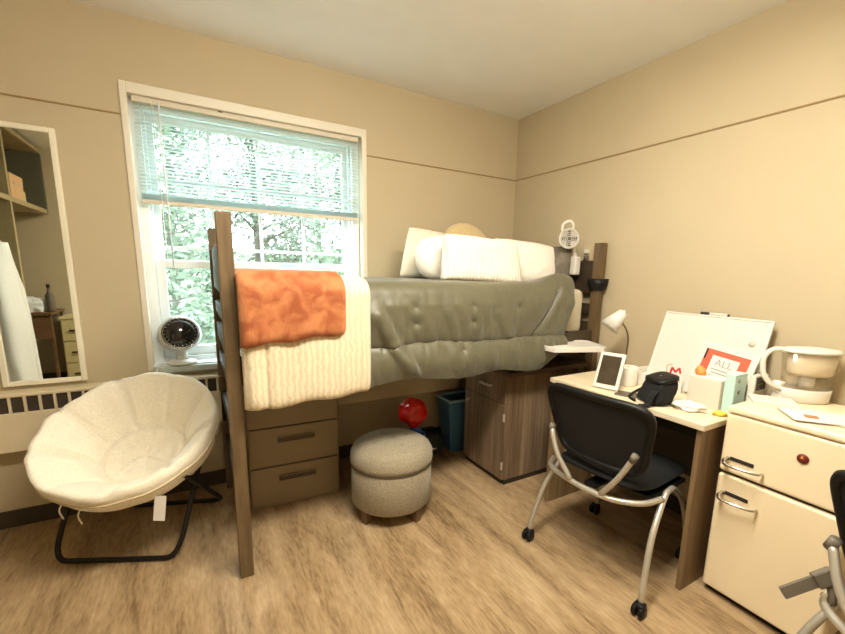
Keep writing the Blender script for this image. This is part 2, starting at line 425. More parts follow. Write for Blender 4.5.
box('mount_bracket', -BW*.33-.012, -BW*.33+.012, -.024, .018, -.012, .0, M_GREYPL, bl, .003)

# ------------------------------------------------------------------ heater under the window
HY, HZ0, HZ1 = -.095, .425, .715
ht = thing('baseboard_heater', 'long cream wall heater with a slotted grille running under the window', 'heater', (-2.3, 0, HZ0))
hx0, hx1 = XL+.002-ht.location.x, -.55-ht.location.x
H = HZ1-HZ0; gz0, gz1 = .195, .272
bm = bmesh.new()
add_box(bm, hx0, hx1, HY, -.001, .0, gz0, .006); add_box(bm, hx0, hx1, HY, -.001, gz1, H, .006)
bm_obj('casing', bm, M_HEATER, ht)
box('grille_shade', hx0+.01, hx1-.01, HY+.011, -.002, gz0-.002, gz1+.002, M_SLOTSHADE, ht, 0)  # solid dark strip standing in for the shade behind the bars
f0 = box('grille_bar', -.0055, .0055, HY+.001, HY+.011, gz0-.002, gz1+.002, M_HEATER, ht, .001)
nb = int((hx1-hx0)/.0545)
for i in range(nb+1):
    o = f0 if i == 0 else f0.copy()
    if i: COL.objects.link(o); o.parent = ht
    o.location = (hx0+.006+i*.0545, 0, 0)

# ------------------------------------------------------------------ outside
gr = link_mesh('ground_outside', [(-45, .6, -4.2), (30, .6, -4.2), (30, 60, 3.0), (-45, 60, 3.0)], [(0, 1, 2, 3)], M_GRASS); struct(gr)
gr.modifiers.new('thickness', 'SOLIDIFY').thickness = .2
def leaf_mat(name, c):
    m, nt, b = base_mat(name); N = nt.nodes
    oi = N.new('ShaderNodeTexCoord'); n = N.new('ShaderNodeTexNoise'); n.inputs['Scale'].default_value = 2.5
    nt.links.new(oi.outputs['Object'], n.inputs['Vector'])
    r = N.new('ShaderNodeValToRGB'); r.color_ramp.elements[0].color = tuple(x*.5 for x in c[:3])+(1,); r.color_ramp.elements[1].color = tuple(min(1, x*1.5) for x in c[:3])+(1,)
    nt.links.new(n.outputs['Fac'], r.inputs['Fac']); nt.links.new(r.outputs['Color'], b.inputs['Base Color'])
    b.inputs['Roughness'].default_value = .6; return m
LM = [leaf_mat('leaf_sage', srgb(84, 98, 78)), leaf_mat('leaf_pale_green', srgb(92, 108, 82)), leaf_mat('leaf_grey_green', srgb(80, 92, 82))]
def tree(loc, h, spread, n, lm, label, seed):
    rnd = random.Random(seed)
    t = thing('tree', label, 'tree', loc, 0, 'trees outside the window')
    bm = bmesh.new(); clumps = []
    top = Vector((rnd.uniform(-.3, .3), rnd.uniform(-.3, .3), h*.86))
    pts = catmull([(0, 0, 0), (rnd.uniform(-.15, .15), 0, h*.35), top*.75, top], 5)
    add_tube(bm, pts, lambda s: .16*(1-s)+.025, 8)
    for i in range(24):
        z = h*rnd.uniform(.25, .85); a = rnd.uniform(0, 2*PI); L = spread*rnd.uniform(.6, 1.05)
        p0 = Vector((0, 0, z)); p1 = p0+Vector((math.cos(a)*L*.5, math.sin(a)*L*.5, .25*L)); p2 = p0+Vector((math.cos(a)*L, math.sin(a)*L, .2*L+rnd.uniform(-.4, .6)))
        add_tube(bm, catmull([p0, p1, p2], 4), lambda s: .045*(1-s)+.008, 6)
        for q in (.5, .75, 1.0): clumps.append(p0.lerp(p2, q))
        for j in range(3):
            e = p2+Vector((rnd.uniform(-.4, .4), rnd.uniform(-.4, .4), rnd.uniform(-.5, .6)))
            add_tube(bm, [p1.lerp(p2, .3+.3*j), e], .012, 5); clumps.append(e)
    tr = bm_obj('trunk', bm, M_BARK, t, True)
    vs, fs = [], []
    for i in range(n):
        c = rnd.choice(clumps); d = Vector([max(-.5, min(.5, rnd.gauss(0, .40))) for _ in range(3)])
        p = c+d; s = rnd.uniform(.05, .11)
        a = Vector((rnd.gauss(0, 1), rnd.gauss(0, 1), rnd.gauss(0, .6))).normalized(); b = a.orthogonal().normalized()
        k = len(vs); vs += [p-a*s, p+b*s*.45+a*s*.1, p+a*s, p-b*s*.45+a*s*.1]; fs.append((k, k+1, k+2, k+3))
    f = link_mesh('foliage', vs, fs, lm, t); f['kind'] = 'stuff'
def gz(y): return -4.2+(y-.6)*7.2/59.4-.05
tree((-3.2, 6.0, gz(6)), 9.0, 1.25, 9000, LM[0], 'thin sage green leafy tree seen through the window beside the silver fan', 1)
tree((1.5, 6.4, gz(6.4)), 9.2, 1.3, 9000, LM[1], 'pale green leafy tree seen through the window above the orange throw', 2)
tree((-5.5, 11.0, gz(11)), 10.5, 1.5, 8000, LM[1], 'pale leafy tree standing further off behind the thin sage tree', 4)
tree((-.7, 10.6, gz(10.6)), 10.5, 1.5, 9000, LM[0], 'tall tree outside filling the gap between the two nearer trees', 5)
tree((4.1, 11.2, gz(11.2)), 10.5, 1.5, 8000, LM[2], 'grey green leafy tree outside at the window edge nearer the pillows', 3)
tree((-2.9, 16.0, gz(16)), 12.5, 2.0, 8000, LM[2], 'far tree with grey green leaves behind the thin sage tree', 6)
tree((2.6, 16.5, gz(16.5)), 12.5, 2.0, 8000, LM[1], 'far pale tree behind the grey green one outside the window', 7)

# ------------------------------------------------------------------ ceiling light (behind the frame, overhead)
cl = thing('ceiling_light', 'long white ceiling light panel above the desk chair', 'ceiling light', (-1.62, -2.05, ZC))
bm = bmesh.new()
add_box(bm, -.65, .65, -.15, .15, -.03, 0, .004)
bm_obj('housing', bm, M_WHITEPAINT, cl)
m_, nt_, b_ = base_mat('lamp_diffuser'); b_.inputs['Base Color'].default_value = (.8, .8, .8, 1)
b_.inputs['Emission Color'].default_value = LAMP_COLOR+(1,); b_.inputs['Emission Strength'].default_value = LAMP_STRENGTH
prism('diffuser', [(-.15, -.031), (-.155, -.07), (-.13, -.098), (0, -.106), (.13, -.098), (.155, -.07), (.15, -.031)], 0, -.629, .629, m_, cl)

# ================================================================== BED
BX0, BX1, BY0, BY1 = -2.222, -.022, -.965, -.035
bed = thing('loft_bed', 'raised dark wooden dorm bed frame with square posts in the corner', 'bed', (BX0, BY1, 0))
P = lambda x, y, z: (x-BX0, y-BY1, z)
PWX, PDY, PZ = .054, .060, 1.54
def bpart(name, x0, x1, y0, y1, z0, z1, m=M_BEDWOOD, bev=.004): return box(name, x0-BX0, x1-BX0, y0-BY1, y1-BY1, z0, z1, m, bed, bev)
for x in (BX0, BX1-PWX):
    for y in (BY0, BY1-PDY):
        post = bpart('post', x, x+PWX, y, y+PDY, 0, PZ)
for xe in (BX0+.012, BX1-PWX+.012):
    for z0, z1 in ((.28, .35), (.55, .62), (.80, .86), (.95, 1.03), (1.09, 1.15)):
        bpart('rung', xe, xe+.03, BY0+PDY, BY1-PDY, z0, z1, M_BEDDARK)
    bpart('end_panel', xe, xe+.03, BY0+PDY, BY1-PDY, 1.22, 1.43, M_BEDDARK)
for y in (BY0+.018, BY1-.045):
    bpart('side_rail', BX0+PWX, BX1-PWX, y, y+.027, .86, .98, M_BEDDARK)
for i in range(10):
    x = BX0+.16+i*.2; bpart('slat', x, x+.07, BY0+.046, BY1-.046, .93, .948, M_BEDDARK, .002)

# mattress
MX0, MX1, MY0, MY1, MZ0, MZ1 = -2.15, -.12, -.905, -.07, .95, 1.245
bm = bmesh.new(); add_box(bm, 0, MX1-MX0, 0, MY1-MY0, 0, MZ1-MZ0, .045, None, 4)
mt = bm_obj('mattress', bm, M_SHEET, None, True); mt.location = (MX0, MY0, MZ0)
tag(mt, 'beige sheeted mattress end showing beside the headboard under the comforter', 'mattress')

# generic drape over the front of the bed: s = distance from back edge
def drape_path(s, yb, yf, zt, r):
    """(y,z,ny,nz) along: flat top from yb to yf, round corner, then down"""
    top = abs((yf+r)-yb)
    if s < top: return (yb-s, zt, 0, 1)
    s -= top; arc = PI/2*r
    if s < arc:
        a = s/r; return (yf+r-r*math.sin(a), zt-r+r*math.cos(a), -math.sin(a), math.cos(a))
    return (yf, zt-r-(s-arc), -1, 0)
# comforter
CYB, CYF, CZT, CR = -.10, -.950, 1.272, .060
def comf(u, v):
    xr = -.30
    s_top = abs((CYF+CR)-CYB); arc = PI/2*CR
    hem = .825 - .045*u + .012*ns(u*9, 3.3) + .014*math.sin(u*21)
    if u > .86: hem += ((u-.86)/.14)**1.5*.10
    total = s_top+arc+(CZT-CR-hem)
    # spend more rows on the visible hang
    k = .22
    s = (v/k)*s_top*1.0 if v < k else s_top+(total-s_top)*(v-k)/(1-k)
    y, z, ny, nz = drape_path(s, CYB, CYF, CZT, CR)
    x = -2.1+(xr+2.1)*u
    hang = max(0, min(1, (CZT-z)/.1))
    # right edge slants back towards the hem
    if z < CZT-.02: x -= u**6*.10*min(1, (CZT-z)/.45)
    zs = .992-.025*u+.006*math.sin(u*17)                   # seam height
    d = 0
    if hang > 0:
        upper = z > zs
        a = abs(z-zs)
        d += .018*(1-math.exp(-a/.007)) + .005*math.exp(-a/.03)*ns(x*55, z*6, 9.1)                     # pinched at the seam
        if not upper:
            h = max(1e-3, zs-hem); q = (zs-z)/h
            d += .022*math.sin(PI*min(1, max(0, q)))+.012*q
            d += .005*ns(x*34+8*z, z*14, 6.6)
            d += .015*ns(x*13+2*z, z*5, 4.1)*math.sin(PI*min(1, q*.8+.15)) + .008*abs(ns(x*27, z*7, 1.7))
        else:
            q = (z-zs)/(CZT-zs)
            d += .016*math.sin(PI*min(1, q))+.0045*ns(x*30-7*z, z*9, 3.6)+.003*ns(x*55, z*22, 5.5)
            d += (.014*ns(x*12+1.5*z, z*3.0, 2.2)+.008*ns(x*24+5*z, z*6, 8.8))*math.exp(-((q-.25)/.45)**2)
        # big diagonal folds next to the blanket and at the corner
        for (xa, za, xb, zb_, amp, wd) in ((-1.60, 1.13, -1.44, .86, .030, .030), (-1.52, .98, -1.40, .84, .016, .02), (-.42, 1.22, -.62, .99, -.026, .022), (-.36, 1.12, -.50, .95, .016, .03), (-.9, 1.12, -.82, 1.0, .008, .018), (-1.22, 1.14, -1.16, 1.0, .008, .016)):
            tt = ((x-xa)*(xb-xa)+(z-za)*(zb_-za))/((xb-xa)**2+(zb_-za)**2); tt = max(0, min(1, tt))
            dd = math.hypot(x-(xa+tt*(xb-xa)), z-(za+tt*(zb_-za)))
            d += amp*math.exp(-(dd/wd)**2)
        # button tufts
        for (bx, bz) in ((-1.40, 1.165), (-1.39, 1.085), (-1.06, 1.165), (-1.06, 1.08), (-1.12, .93), (-.75, 1.15)):
            d -= .016*math.exp(-(((x-bx)/.022)**2+((z-bz)/.022)**2))
        d *= hang
    else:
        d += .008*ns(x*6, y*6, .5)
    # puff towards the head end where bedding is bunched under it
    bump = .055*math.exp(-((x+.36)/.13)**2)*math.exp(-((y+.90)/.12)**2)*(1 if z > 1.1 else max(0, (z-.95)/.15))
    return Vector((x, y+ny*d, z+nz*d+bump))
cf = sheet('comforter', comf, 190, 120, M_COMF, None, .016)
tag(cf, 'olive grey quilted comforter draped over the front of the bed', 'comforter')
# thin sheet of dark piping at the seam comes from the pinched geometry

# knitted cream blanket
def knit_mat():
    m, nt, b = base_mat('cream_knit'); N = nt.nodes; L = nt.links
    tc = N.new('ShaderNodeTexCoord')
    wv = N.new('ShaderNodeTexWave'); wv.wave_type = 'BANDS'; wv.bands_direction = 'X'; wv.inputs['Scale'].default_value = 13; wv.inputs['Distortion'].default_value = 4; wv.inputs['Detail'].default_value = 2; wv.inputs['Detail Scale'].default_value = 3
    nn = N.new('ShaderNodeTexNoise'); nn.inputs['Scale'].default_value = 110
    L.new(tc.outputs['Object'], wv.inputs['Vector']); L.new(tc.outputs['Object'], nn.inputs['Vector'])
    ad = N.new('ShaderNodeMath'); ad.operation = 'MULTIPLY_ADD'; ad.inputs[1].default_value = .5; L.new(nn.outputs['Fac'], ad.inputs[0]); L.new(wv.outputs['Fac'], ad.inputs[2])
    r = N.new('ShaderNodeValToRGB'); r.color_ramp.elements[0].color = srgb(204, 186, 150); r.color_ramp.elements[1].color = srgb(222, 208, 178)
    L.new(ad.outputs[0], r.inputs['Fac']); L.new(r.outputs['Color'], b.inputs['Base Color'])
    bp = N.new('ShaderNodeBump'); bp.inputs['Strength'].default_value = .4; bp.inputs['Distance'].default_value = .003
    L.new(ad.outputs[0], bp.inputs['Height']); L.new(bp.outputs['Normal'], b.inputs['Normal'])
    b.inputs['Roughness'].default_value = .95; b.inputs['Sheen Weight'].default_value = .3
    return m
M_KNIT = knit_mat()
def drape_fn(x0, x1, yb, yf, zt, r, hemL, hemR, seed, wob=.008, k=.2, xs=0, rowfold=None):
    def fn(u, v):
        s_top = abs((yf+r)-yb); arc = PI/2*r
        hem = hemL+(hemR-hemL)*u + .006*math.sin(u*14+seed)
        total = s_top+arc+(zt-r-hem)
        s = (v/k)*s_top if v < k else s_top+(total-s_top)*(v-k)/(1-k)
        y, z, ny, nz = drape_path(s, yb, yf, zt, r)
        x = x0+(x1-x0)*u
        hang = max(0, min(1, (zt-z)/.12))
        x += xs*u*hang*(zt-z)
        d = wob*ns(x*7+seed, z*3+y*2, seed)*(.3+.7*hang)+wob*.5*ns(x*18, z*6+y*6, seed+3)
        # rounded edges
        e = min(u, 1-u); d -= .016*math.exp(-e/.015)
        d -= .012*math.exp(-(1-v)/.02)
        if rowfold:
            for (xa, wd, amp) in rowfold: d += amp*math.exp(-((x-xa)/wd)**2)*hang*min(1, (zt-z)/.25)
        return Vector((x, y+ny*d, z+nz*d))
    return fn
kb = sheet('knit_blanket', drape_fn(-2.154, -1.650, -.16, -1.018, 1.290, .070, .775, .797, 1.3, .007, .2, -.01, ((-2.08, .014, -.014), (-2.125, .02, .01), (-1.66, .02, .006))), 90, 90, M_KNIT, None, .016)
tag(kb, 'cream knitted blanket hanging over the foot of the bed under the orange throw', 'blanket')
def fleece_mat():
    m, nt, b = base_mat('orange_fleece'); N = nt.nodes; L = nt.links
    tc = N.new('ShaderNodeTexCoord')
    n = N.new('ShaderNodeTexNoise'); n.inputs['Scale'].default_value = 15; n.inputs['Detail'].default_value = 6; n.inputs['Distortion'].default_value = .5
    L.new(tc.outputs['Object'], n.inputs['Vector'])
    r = N.new('ShaderNodeValToRGB'); r.color_ramp.elements[0].position = .40; r.color_ramp.elements[1].position = .62
    r.color_ramp.elements[0].color = srgb(150, 76, 36); r.color_ramp.elements[1].color = srgb(186, 116, 70)
    L.new(n.outputs['Fac'], r.inputs['Fac']); L.new(r.outputs['Color'], b.inputs['Base Color'])
    n2 = N.new('ShaderNodeTexNoise'); n2.inputs['Scale'].default_value = 240
    L.new(tc.outputs['Object'], n2.inputs['Vector'])
    bp = N.new('ShaderNodeBump'); bp.inputs['Strength'].default_value = .5; bp.inputs['Distance'].default_value = .003
    L.new(n2.outputs['Fac'], bp.inputs['Height']); L.new(bp.outputs['Normal'], b.inputs['Normal'])
    b.inputs['Roughness'].default_value = .85; b.inputs['Sheen Weight'].default_value = .5; b.inputs['Sheen Tint'].default_value = srgb(255, 200, 150)
    return m
M_FLEECE = fleece_mat()
ofn = drape_fn(-2.156, -1.772, -.20, -1.045, 1.308, .080, 1.046, 1.078, 4.7, .008, .22, -.0, ((-2.10, .03, .008),))
ob = sheet('fleece_throw', ofn, 80, 70, M_FLEECE, None, .018)
tag(ob, 'folded orange fleece throw lying over the cream knitted blanket', 'blanket')
hem_pts = [ofn(i/40, .945)+Vector((0, -.002, 0)) for i in range(1, 40)]
tube('hem_stitch', hem_pts, .0035, mat('orange_hem', srgb(190, 88, 36), .9, var=.1), ob, 6)

# pillows
def pillow(name, label, M, wd, ht_, th, material, sq=3.0, seed=0, loc=(0, 0, 0), dent=.0, rot=(0, 0, 0), rnd=0, flare=0):
    n = 36; vs = []; fs = []
    def P_(u, v, sgn):
        # u,v in [-1,1]
        a = max(0, 1-abs(u)**sq); b = max(0, 1-abs(v)**sq)
        t = (a*b)**.42
        pin = 1-.05*(1-abs(u))*abs(v)**2-0
        x = u*wd/2*(1-.06*(v*v)*(1-u*u))*(1-rnd*abs(v)**3)*(1-flare*v); z = v*ht_/2*(1-.06*(u*u)*(1-v*v))*(1-rnd*abs(u)**3)
        w_ = .10*ns(u*2+seed, v*2, seed)+.05*ns(u*5, v*5, seed+2)
        y = sgn*th/2*t*(1+w_)-dent*math.exp(-(u*u+v*v)*3)*sgn*(1 if sgn < 0 else 0)
        return Vector((x, y, z))
    for sgn in (-1, 1):
        for j in range(n+1):
            for i in range(n+1):
                vs.append(P_(-1+2*i/n, -1+2*j/n, sgn))
    for sidx in (0, 1):
        o_ = sidx*(n+1)**2
        for j in range(n):
            for i in range(n):
                q = (o_+j*(n+1)+i, o_+j*(n+1)+i+1, o_+(j+1)*(n+1)+i+1, o_+(j+1)*(n+1)+i)
                fs.append(q if sidx == 0 else q[::-1])
    o = link_mesh(name, vs, fs, material, None, True)
    bm = bmesh.new(); bm.from_mesh(o.data); bmesh.ops.remove_doubles(bm, verts=bm.verts, dist=1e-5); bm.to_mesh(o.data); bm.free()
    for p in o.data.polygons: p.use_smooth = True
    o.location = loc; o.rotation_euler = rot
    return o
R_ = math.radians
p1 = pillow('pillow', '', None, .46, .345, .12, M_GREYPIL, 5, 1, (-.925, -.33, 1.432), 0, (R_(-20), R_(6), R_(2)), 0, .20)
tag(p1, 'beige linen pillow leaning behind the white pillows, its corner pointing at the window', 'pillow', 'pillows on the bed')
bm = bmesh.new()
prof = [(0, -.055), (.12, -.052), (.21, -.035), (.24, 0), (.21, .035), (.12, .052), (.02, .04), (0, .036)]
add_lathe(bm, prof, 40); p2 = bm_obj('round_cushion', bm, M_TAN, None, True); p2.location = (-.56, -.16, 1.458); p2.rotation_euler = (R_(78), 0, R_(0))
tag(p2, 'round tan plush cushion against the wall behind the white pillows', 'pillow', 'pillows on the bed')
p3 = pillow('pillow', '', None, .54, .285, .16, M_FUZZ, 2.6, 3, (-.93, -.565, 1.41), 0, (R_(-14), R_(0), R_(6)), .22)
tag(p3, 'fluffy white pillow with rounded end in front of the beige linen pillow', 'pillow', 'pillows on the bed')
def ribbed(name):
    m, nt, b = base_mat(name); N = nt.nodes; L = nt.links
    tc = N.new('ShaderNodeTexCoord'); wv = N.new('ShaderNodeTexWave'); wv.bands_direction = 'X'; wv.inputs['Scale'].default_value = 14; wv.inputs['Distortion'].default_value = .6; wv.inputs['Detail'].default_value = 2
    L.new(tc.outputs['Object'], wv.inputs['Vector'])
    r = N.new('ShaderNodeValToRGB'); r.color_ramp.elements[0].color = srgb(218, 207, 190); r.color_ramp.elements[1].color = srgb(238, 230, 216)
    L.new(wv.outputs['Fac'], r.inputs['Fac']); L.new(r.outputs['Color'], b.inputs['Base Color'])
    bp = N.new('ShaderNodeBump'); bp.inputs['Strength'].default_value = .6; bp.inputs['Distance'].default_value = .004
    L.new(wv.outputs['Fac'], bp.inputs['Height']); L.new(bp.outputs['Normal'], b.inputs['Normal']); b.inputs['Roughness'].default_value = .95
    return m
p4 = pillow('pillow', '', None, .52, .262, .12, ribbed('ribbed_white'), 6, 5, (-.872, -.785, 1.402), 0, (R_(-12), R_(3), R_(-3)), 0, .06)
tag(p4, 'ribbed white pillow in front of the other pillows on the bed', 'pillow', 'pillows on the bed')
p5 = pillow('pillow', '', None, .46, .285, .16, M_FUZZ, 3.2, 7, (-.43, -.645, 1.402), 0, (R_(-12), R_(5), R_(-12)), .04)
tag(p5, 'plump white pillow beside the clip-on fan at the head of the bed', 'pillow', 'pillows on the bed')
M_STRIPE = mat('grey_striped_cloth', srgb(112, 104, 90), .9, bump=.4, bscale=60, var=.35, vscale=16)
p6 = pillow('pillow', '', None, .28, .25, .10, M_STRIPE, 4, 9, (-.195, -.66, 1.395), 0, (R_(-4), R_(0), R_(-84)))
tag(p6, 'grey patterned pillow standing against the headboard', 'pillow', 'pillows on the bed')

# ------------------------------------------------------------------ things on the head end
fn_ = thing('clip_fan', 'small white round clip-on fan at the headboard', 'fan', (-.115, -.79, 1.395)); fn_.scale = (1.2, 1.2, 1.2)
box('clip', -.022, .022, -.024, .024, -.05, .05, M_WHITEPL, fn_, .008)
Mf = frame_M((-.085, -.02, .14), (.857, -.515, 0), (0, 0, 1))
tube('neck', [(0, 0, .04), (-.02, -.003, .08), (-.05, -.01, .12)], .012, M_WHITEPL, fn_, 10, smooth_n=4)
lathe('housing', [(0, -.03), (.036, -.028), (.05, -.012), (.053, 0), (.053, .014), (.048, .016), (.047, .004), (0, .002)], M_WHITEPL, fn_, 32, Mf)
bm = bmesh.new()
for r_ in (.012, .022, .032, .042): add_tube(bm, [Mf @ Vector((r_*math.cos(a*PI/16), r_*math.sin(a*PI/16), .016)) for a in range(32)], .0013, 5, True)
for a in range(12): add_tube(bm, [Mf @ Vector((.008*math.cos(a*PI/6), .008*math.sin(a*PI/6), .016)), Mf @ Vector((.048*math.cos(a*PI/6+.35), .048*math.sin(a*PI/6+.35), .015))], .0012, 5)
bm_obj('grille', bm, M_WHITEPL, fn_, True)
lathe('hub', [(0, .02), (.009, .019), (.011, .014), (0, .012)], M_GREYPL, fn_, 16, Mf)
bm = bmesh.new()
for a in range(4):
    t = a*PI/2; Mb = Mf @ Matrix.Rotation(t, 4, 'Z') @ Matrix.Translation((.024, 0, .009)) @ Matrix.Rotation(.4, 4, 'X'); add_box(bm, -.016, .018, -.011, .011, -.0008, .0008, 0, Mb)
bm_obj('blade', bm, M_GREYPL, fn_)
tube('carry_loop', [Mf @ Vector(q) for q in ((-.035, .040, -.01), (-.03, .075, -.01), (0, .092, -.01), (.02, .08, -.01), (.024, .048, -.01))], .007, M_WHITEPL, fn_, 8, smooth_n=5)

cup = thing('clamp_cup_holder', 'black cup holder ring clamped round the head post of the bed', 'cup holder', (BX1-PWX/2, BY0+PDY/2, 1.24))
bm = bmesh.new(); add_lathe(bm, [(.048, 0), (.062, .03), (.068, .075), (.063, .075), (.056, .03), (.046, .008), (.048, 0)], 28, None, .95, 1); bm_obj('cup', bm, M_BLACKPL, cup, True)
box('clamp', -.029, .029, -.046, -.0305, .012, .05, M_BLACKPL, cup, .004)

ol = thing('wall_outlet', 'small tan wall outlet with plugs above the headboard', 'outlet', (0, -.80, 1.47))
box('plate', -.006, -.0, -.036, .036, -.058, .058, mat('outlet_plate', srgb(196, 180, 140), .5, var=.03), ol, .002)
for z in (-.022, .022): box('plug', -.032, -.006, -.014, .014, z-.014, z+.014, M_GREYPL if z < 0 else M_WHITEPL, ol, .004)
tube('plug_cord', [(-.03, 0, -.022), (-.045, .01, -.06), (-.03, .02, -.16), (-.012, .03, -.30)], .004, M_BLACKPL, ol, 6, smooth_n=5)

ty = thing('bedside_tray', 'white clip-on bedside tray sticking out below the head of the bed', 'tray', (-.37, -1.03, .895), R_(-20))
prism('tray', [(-.185, -.07), (-.155, -.125), (.15, -.13), (.185, -.10), (.185, .11), (.155, .135), (-.13, .115), (-.185, .055)], 2, 0, .022, M_WHITEPL, ty)
bm = bmesh.new()
rim = [(-.18, -.068), (-.152, -.12), (.148, -.125), (.18, -.098), (.18, .106), (.152, .13), (-.128, .11), (-.18, .053)]
add_tube(bm, [(x, y, .024) for x, y in rim], .005, 6, True); bm_obj('rim', bm, M_WHITEPL, ty, True)
bm = bmesh.new(); add_box(bm, -.05, .06, -.03, .128, -.018, 0, .003); add_box(bm, -.03, .04, .105, .125, -.018, .09, .003); bm_obj('clamp_bracket', bm, M_BLACKPL, ty)

# ================================================================== cabinet by the headboard
KX0, KX1, KY0, KY1, KZ = -.70, -.10, -.872, -.432, .755
cab = thing('bedside_cabinet', 'brown wood-grain cabinet with one drawer and a door under the head of the bed', 'cabinet', (KX0, KY0, 0))
def kb_(n, x0, x1, y0, y1, z0, z1, m=M_CABWOOD, bev=.002, par=None): return box(n, x0-KX0, x1-KX0, y0-KY0, y1-KY0, z0, z1, m, par or cab, bev)
bm = bmesh.new()
for a in ((KX0, KX1, KY0, KY0+.018), (KX0, KX1, KY1-.018, KY1), (KX1-.012, KX1, KY0+.018, KY1-.018)): add_box(bm, a[0]-KX0, a[1]-KX0, a[2]-KY0, a[3]-KY0, .035, KZ-.028, .0015)
add_box(bm, .0, KX1-KX0-.012, .018, KY1-KY0-.018, .035, .053); add_box(bm, .0, KX1-KX0-.012, .018, KY1-KY0-.018, .53, .545)
bm_obj('body', bm, M_CABWOOD, cab)
kb_('plinth', KX0+.004, KX1, KY0+.004, KY1-.004, 0, .034, mat('plinth_dark', srgb(44, 34, 26), .6, var=.1))
kb_('top', KX0-.035, KX1+.04, KY0-.06, KY1+.02, KZ-.027, KZ, M_CABTOP, .003)
dr = kb_('drawer', KX0-.018, KX0-.001, KY0+.003, KY1-.003, .54, KZ-.032)
bm = bmesh.new(); add_box(bm, -.042, -.034, .13, .25, .622, .640, .003); add_box(bm, -.036, -.018, .135, .143, .626, .636); add_box(bm, -.036, -.018, .237, .245, .626, .636); bm_obj('handle', bm, M_NICKEL, dr)
dd = kb_('door', KX0-.018, KX0-.001, KY0+.003, KY1-.003, .04, .535)
lathe('knob', [(0, 0), (.007, 0), (.006, .012), (.012, .018), (.013, .026), (0, .03)], M_NICKEL, dd, 16, Matrix.Translation((-.018, KY1-KY0-.065, .478)) @ Matrix.Rotation(-PI/2, 4, 'Y'))
for z in (.11, .43): kb_('hinge', KX0-.024, KX0-.017, KY0-.004, KY0+.010, z, z+.05, M_NICKEL, .001, dd)

# plastic drawer tower
DX0, DX1, DY, DZ = -2.120, -1.632, -.44, .70
dt = thing('plastic_drawer_tower', 'taupe plastic three-drawer storage tower under the foot of the bed', 'drawers', (DX0, DY, 0), R_(-3))
Wd = DX1-DX0
bm = bmesh.new(); add_box(bm, 0, Wd, .012, .315, .0, .018, .004); add_box(bm, 0, .008, .012, .315, .018, DZ, .002); add_box(bm, Wd-.008, Wd, .012, .315, .018, DZ, .002); add_box(bm, .0, Wd, .012, .315, DZ, DZ+.012, .004); add_box(bm, .008, Wd-.008, .307, .315, .018, DZ, 0)
bm_obj('shell', bm, M_DRAWERPL, dt)
for i in range(3):
    z0 = .020+i*.228; z1 = z0+.222
    d_ = box('drawer', .004, Wd-.004, 0, .03, z0, z1, M_DRAWERPL, dt, .006)
    bm = bmesh.new(); add_box(bm, .15, .35, -.009, .003, z0+.136, z0+.163, .004); h_ = bm_obj('handle', bm, M_DRAWERSLOT, d_)  # raised dark block painted as the shaded handle slot
    box('lip', .15, .35, -.012, .002, z0+.163, z0+.168, M_DRAWERPL, d_, .002)

# ================================================================== things under the bed
bn = thing('waste_bin', 'slate blue rectangular bin with a pale rim beside the cabinet', 'bin', (-.60, -.22, 0))
def taper(name, x0, x1, y0, y1, z0, z1, k, m, par, wall=.006):
    bm = bmesh.new(); cx, cy = (x0+x1)/2, (y0+y1)/2
    def rect(s, z, ins=0):
        return [bm.verts.new((cx+(x-cx)*s-math.copysign(ins, x-cx), cy+(y-cy)*s-math.copysign(ins, y-cy), z)) for x, y in ((x0, y0), (x1, y0), (x1, y1), (x0, y1))]
    a = rect(k, z0); b = rect(1, z1); c = rect(1, z1, wall); d = rect(k, z0+.01, wall)
    for r, s in ((a, b), (b, c), (c, d)):
        for i in range(4): bm.faces.new((r[i], r[(i+1) % 4], s[(i+1) % 4], s[i]))
    bm.faces.new(a[::-1]); bm.faces.new(d)
    bmesh.ops.bevel(bm, geom=[e for e in bm.edges if abs(e.verts[0].co.z-e.verts[1].co.z) > .1], offset=.015, segments=3, affect='EDGES')
    return bm_obj(name, bm, m, par)
taper('bucket', -.17, .17, -.10, .10, 0, .40, .78, M_BINBLUE, bn)
bm = bmesh.new(); add_tube(bm, [(x, y, .402) for x, y in ((-.17, -.10), (.17, -.10), (.17, .10), (-.17, .10))], .011, 8, True); bm_obj('rim', bm, mat('bin_rim_pale', srgb(150, 180, 196), .4, var=.04), bn)

bg_ = thing('duffel_bag', 'black soft duffel bag on the floor beside the blue bin', 'bag', (-.925, -.215, 0), 0)
bm = bmesh.new(); bmesh.ops.create_uvsphere(bm, u_segments=28, v_segments=16, radius=1)
for v in bm.verts:
    c = v.co; q = 1/max(1e-3, (abs(c.x)**4+abs(c.y)**4+abs(c.z)**4)**.25)
    n_ = 1+.05*ns(c.x*3, c.y*3, c.z*3)
    v.co = Vector((c.x*q*.135*n_, c.y*q*.095*n_, .085+c.z*q*.085*n_))
bm_obj('body', bm, M_BAGBLACK, bg_, True)
tube('handle', [(-.07, -.06, .16), (-.05, -.05, .21), (.05, -.05, .21), (.07, -.06, .16)], .008, M_BLACKPL, bg_, 8, smooth_n=6)
tube('zip', [(-.10, -.0, .168), (0, -.0, .174), (.10, 0, .168)], .004, M_BLACKPL, bg_, 6, smooth_n=4)
box('tag', -.0, .05, -.108, -.102, .065, .078, M_NICKEL, bg_, .002)

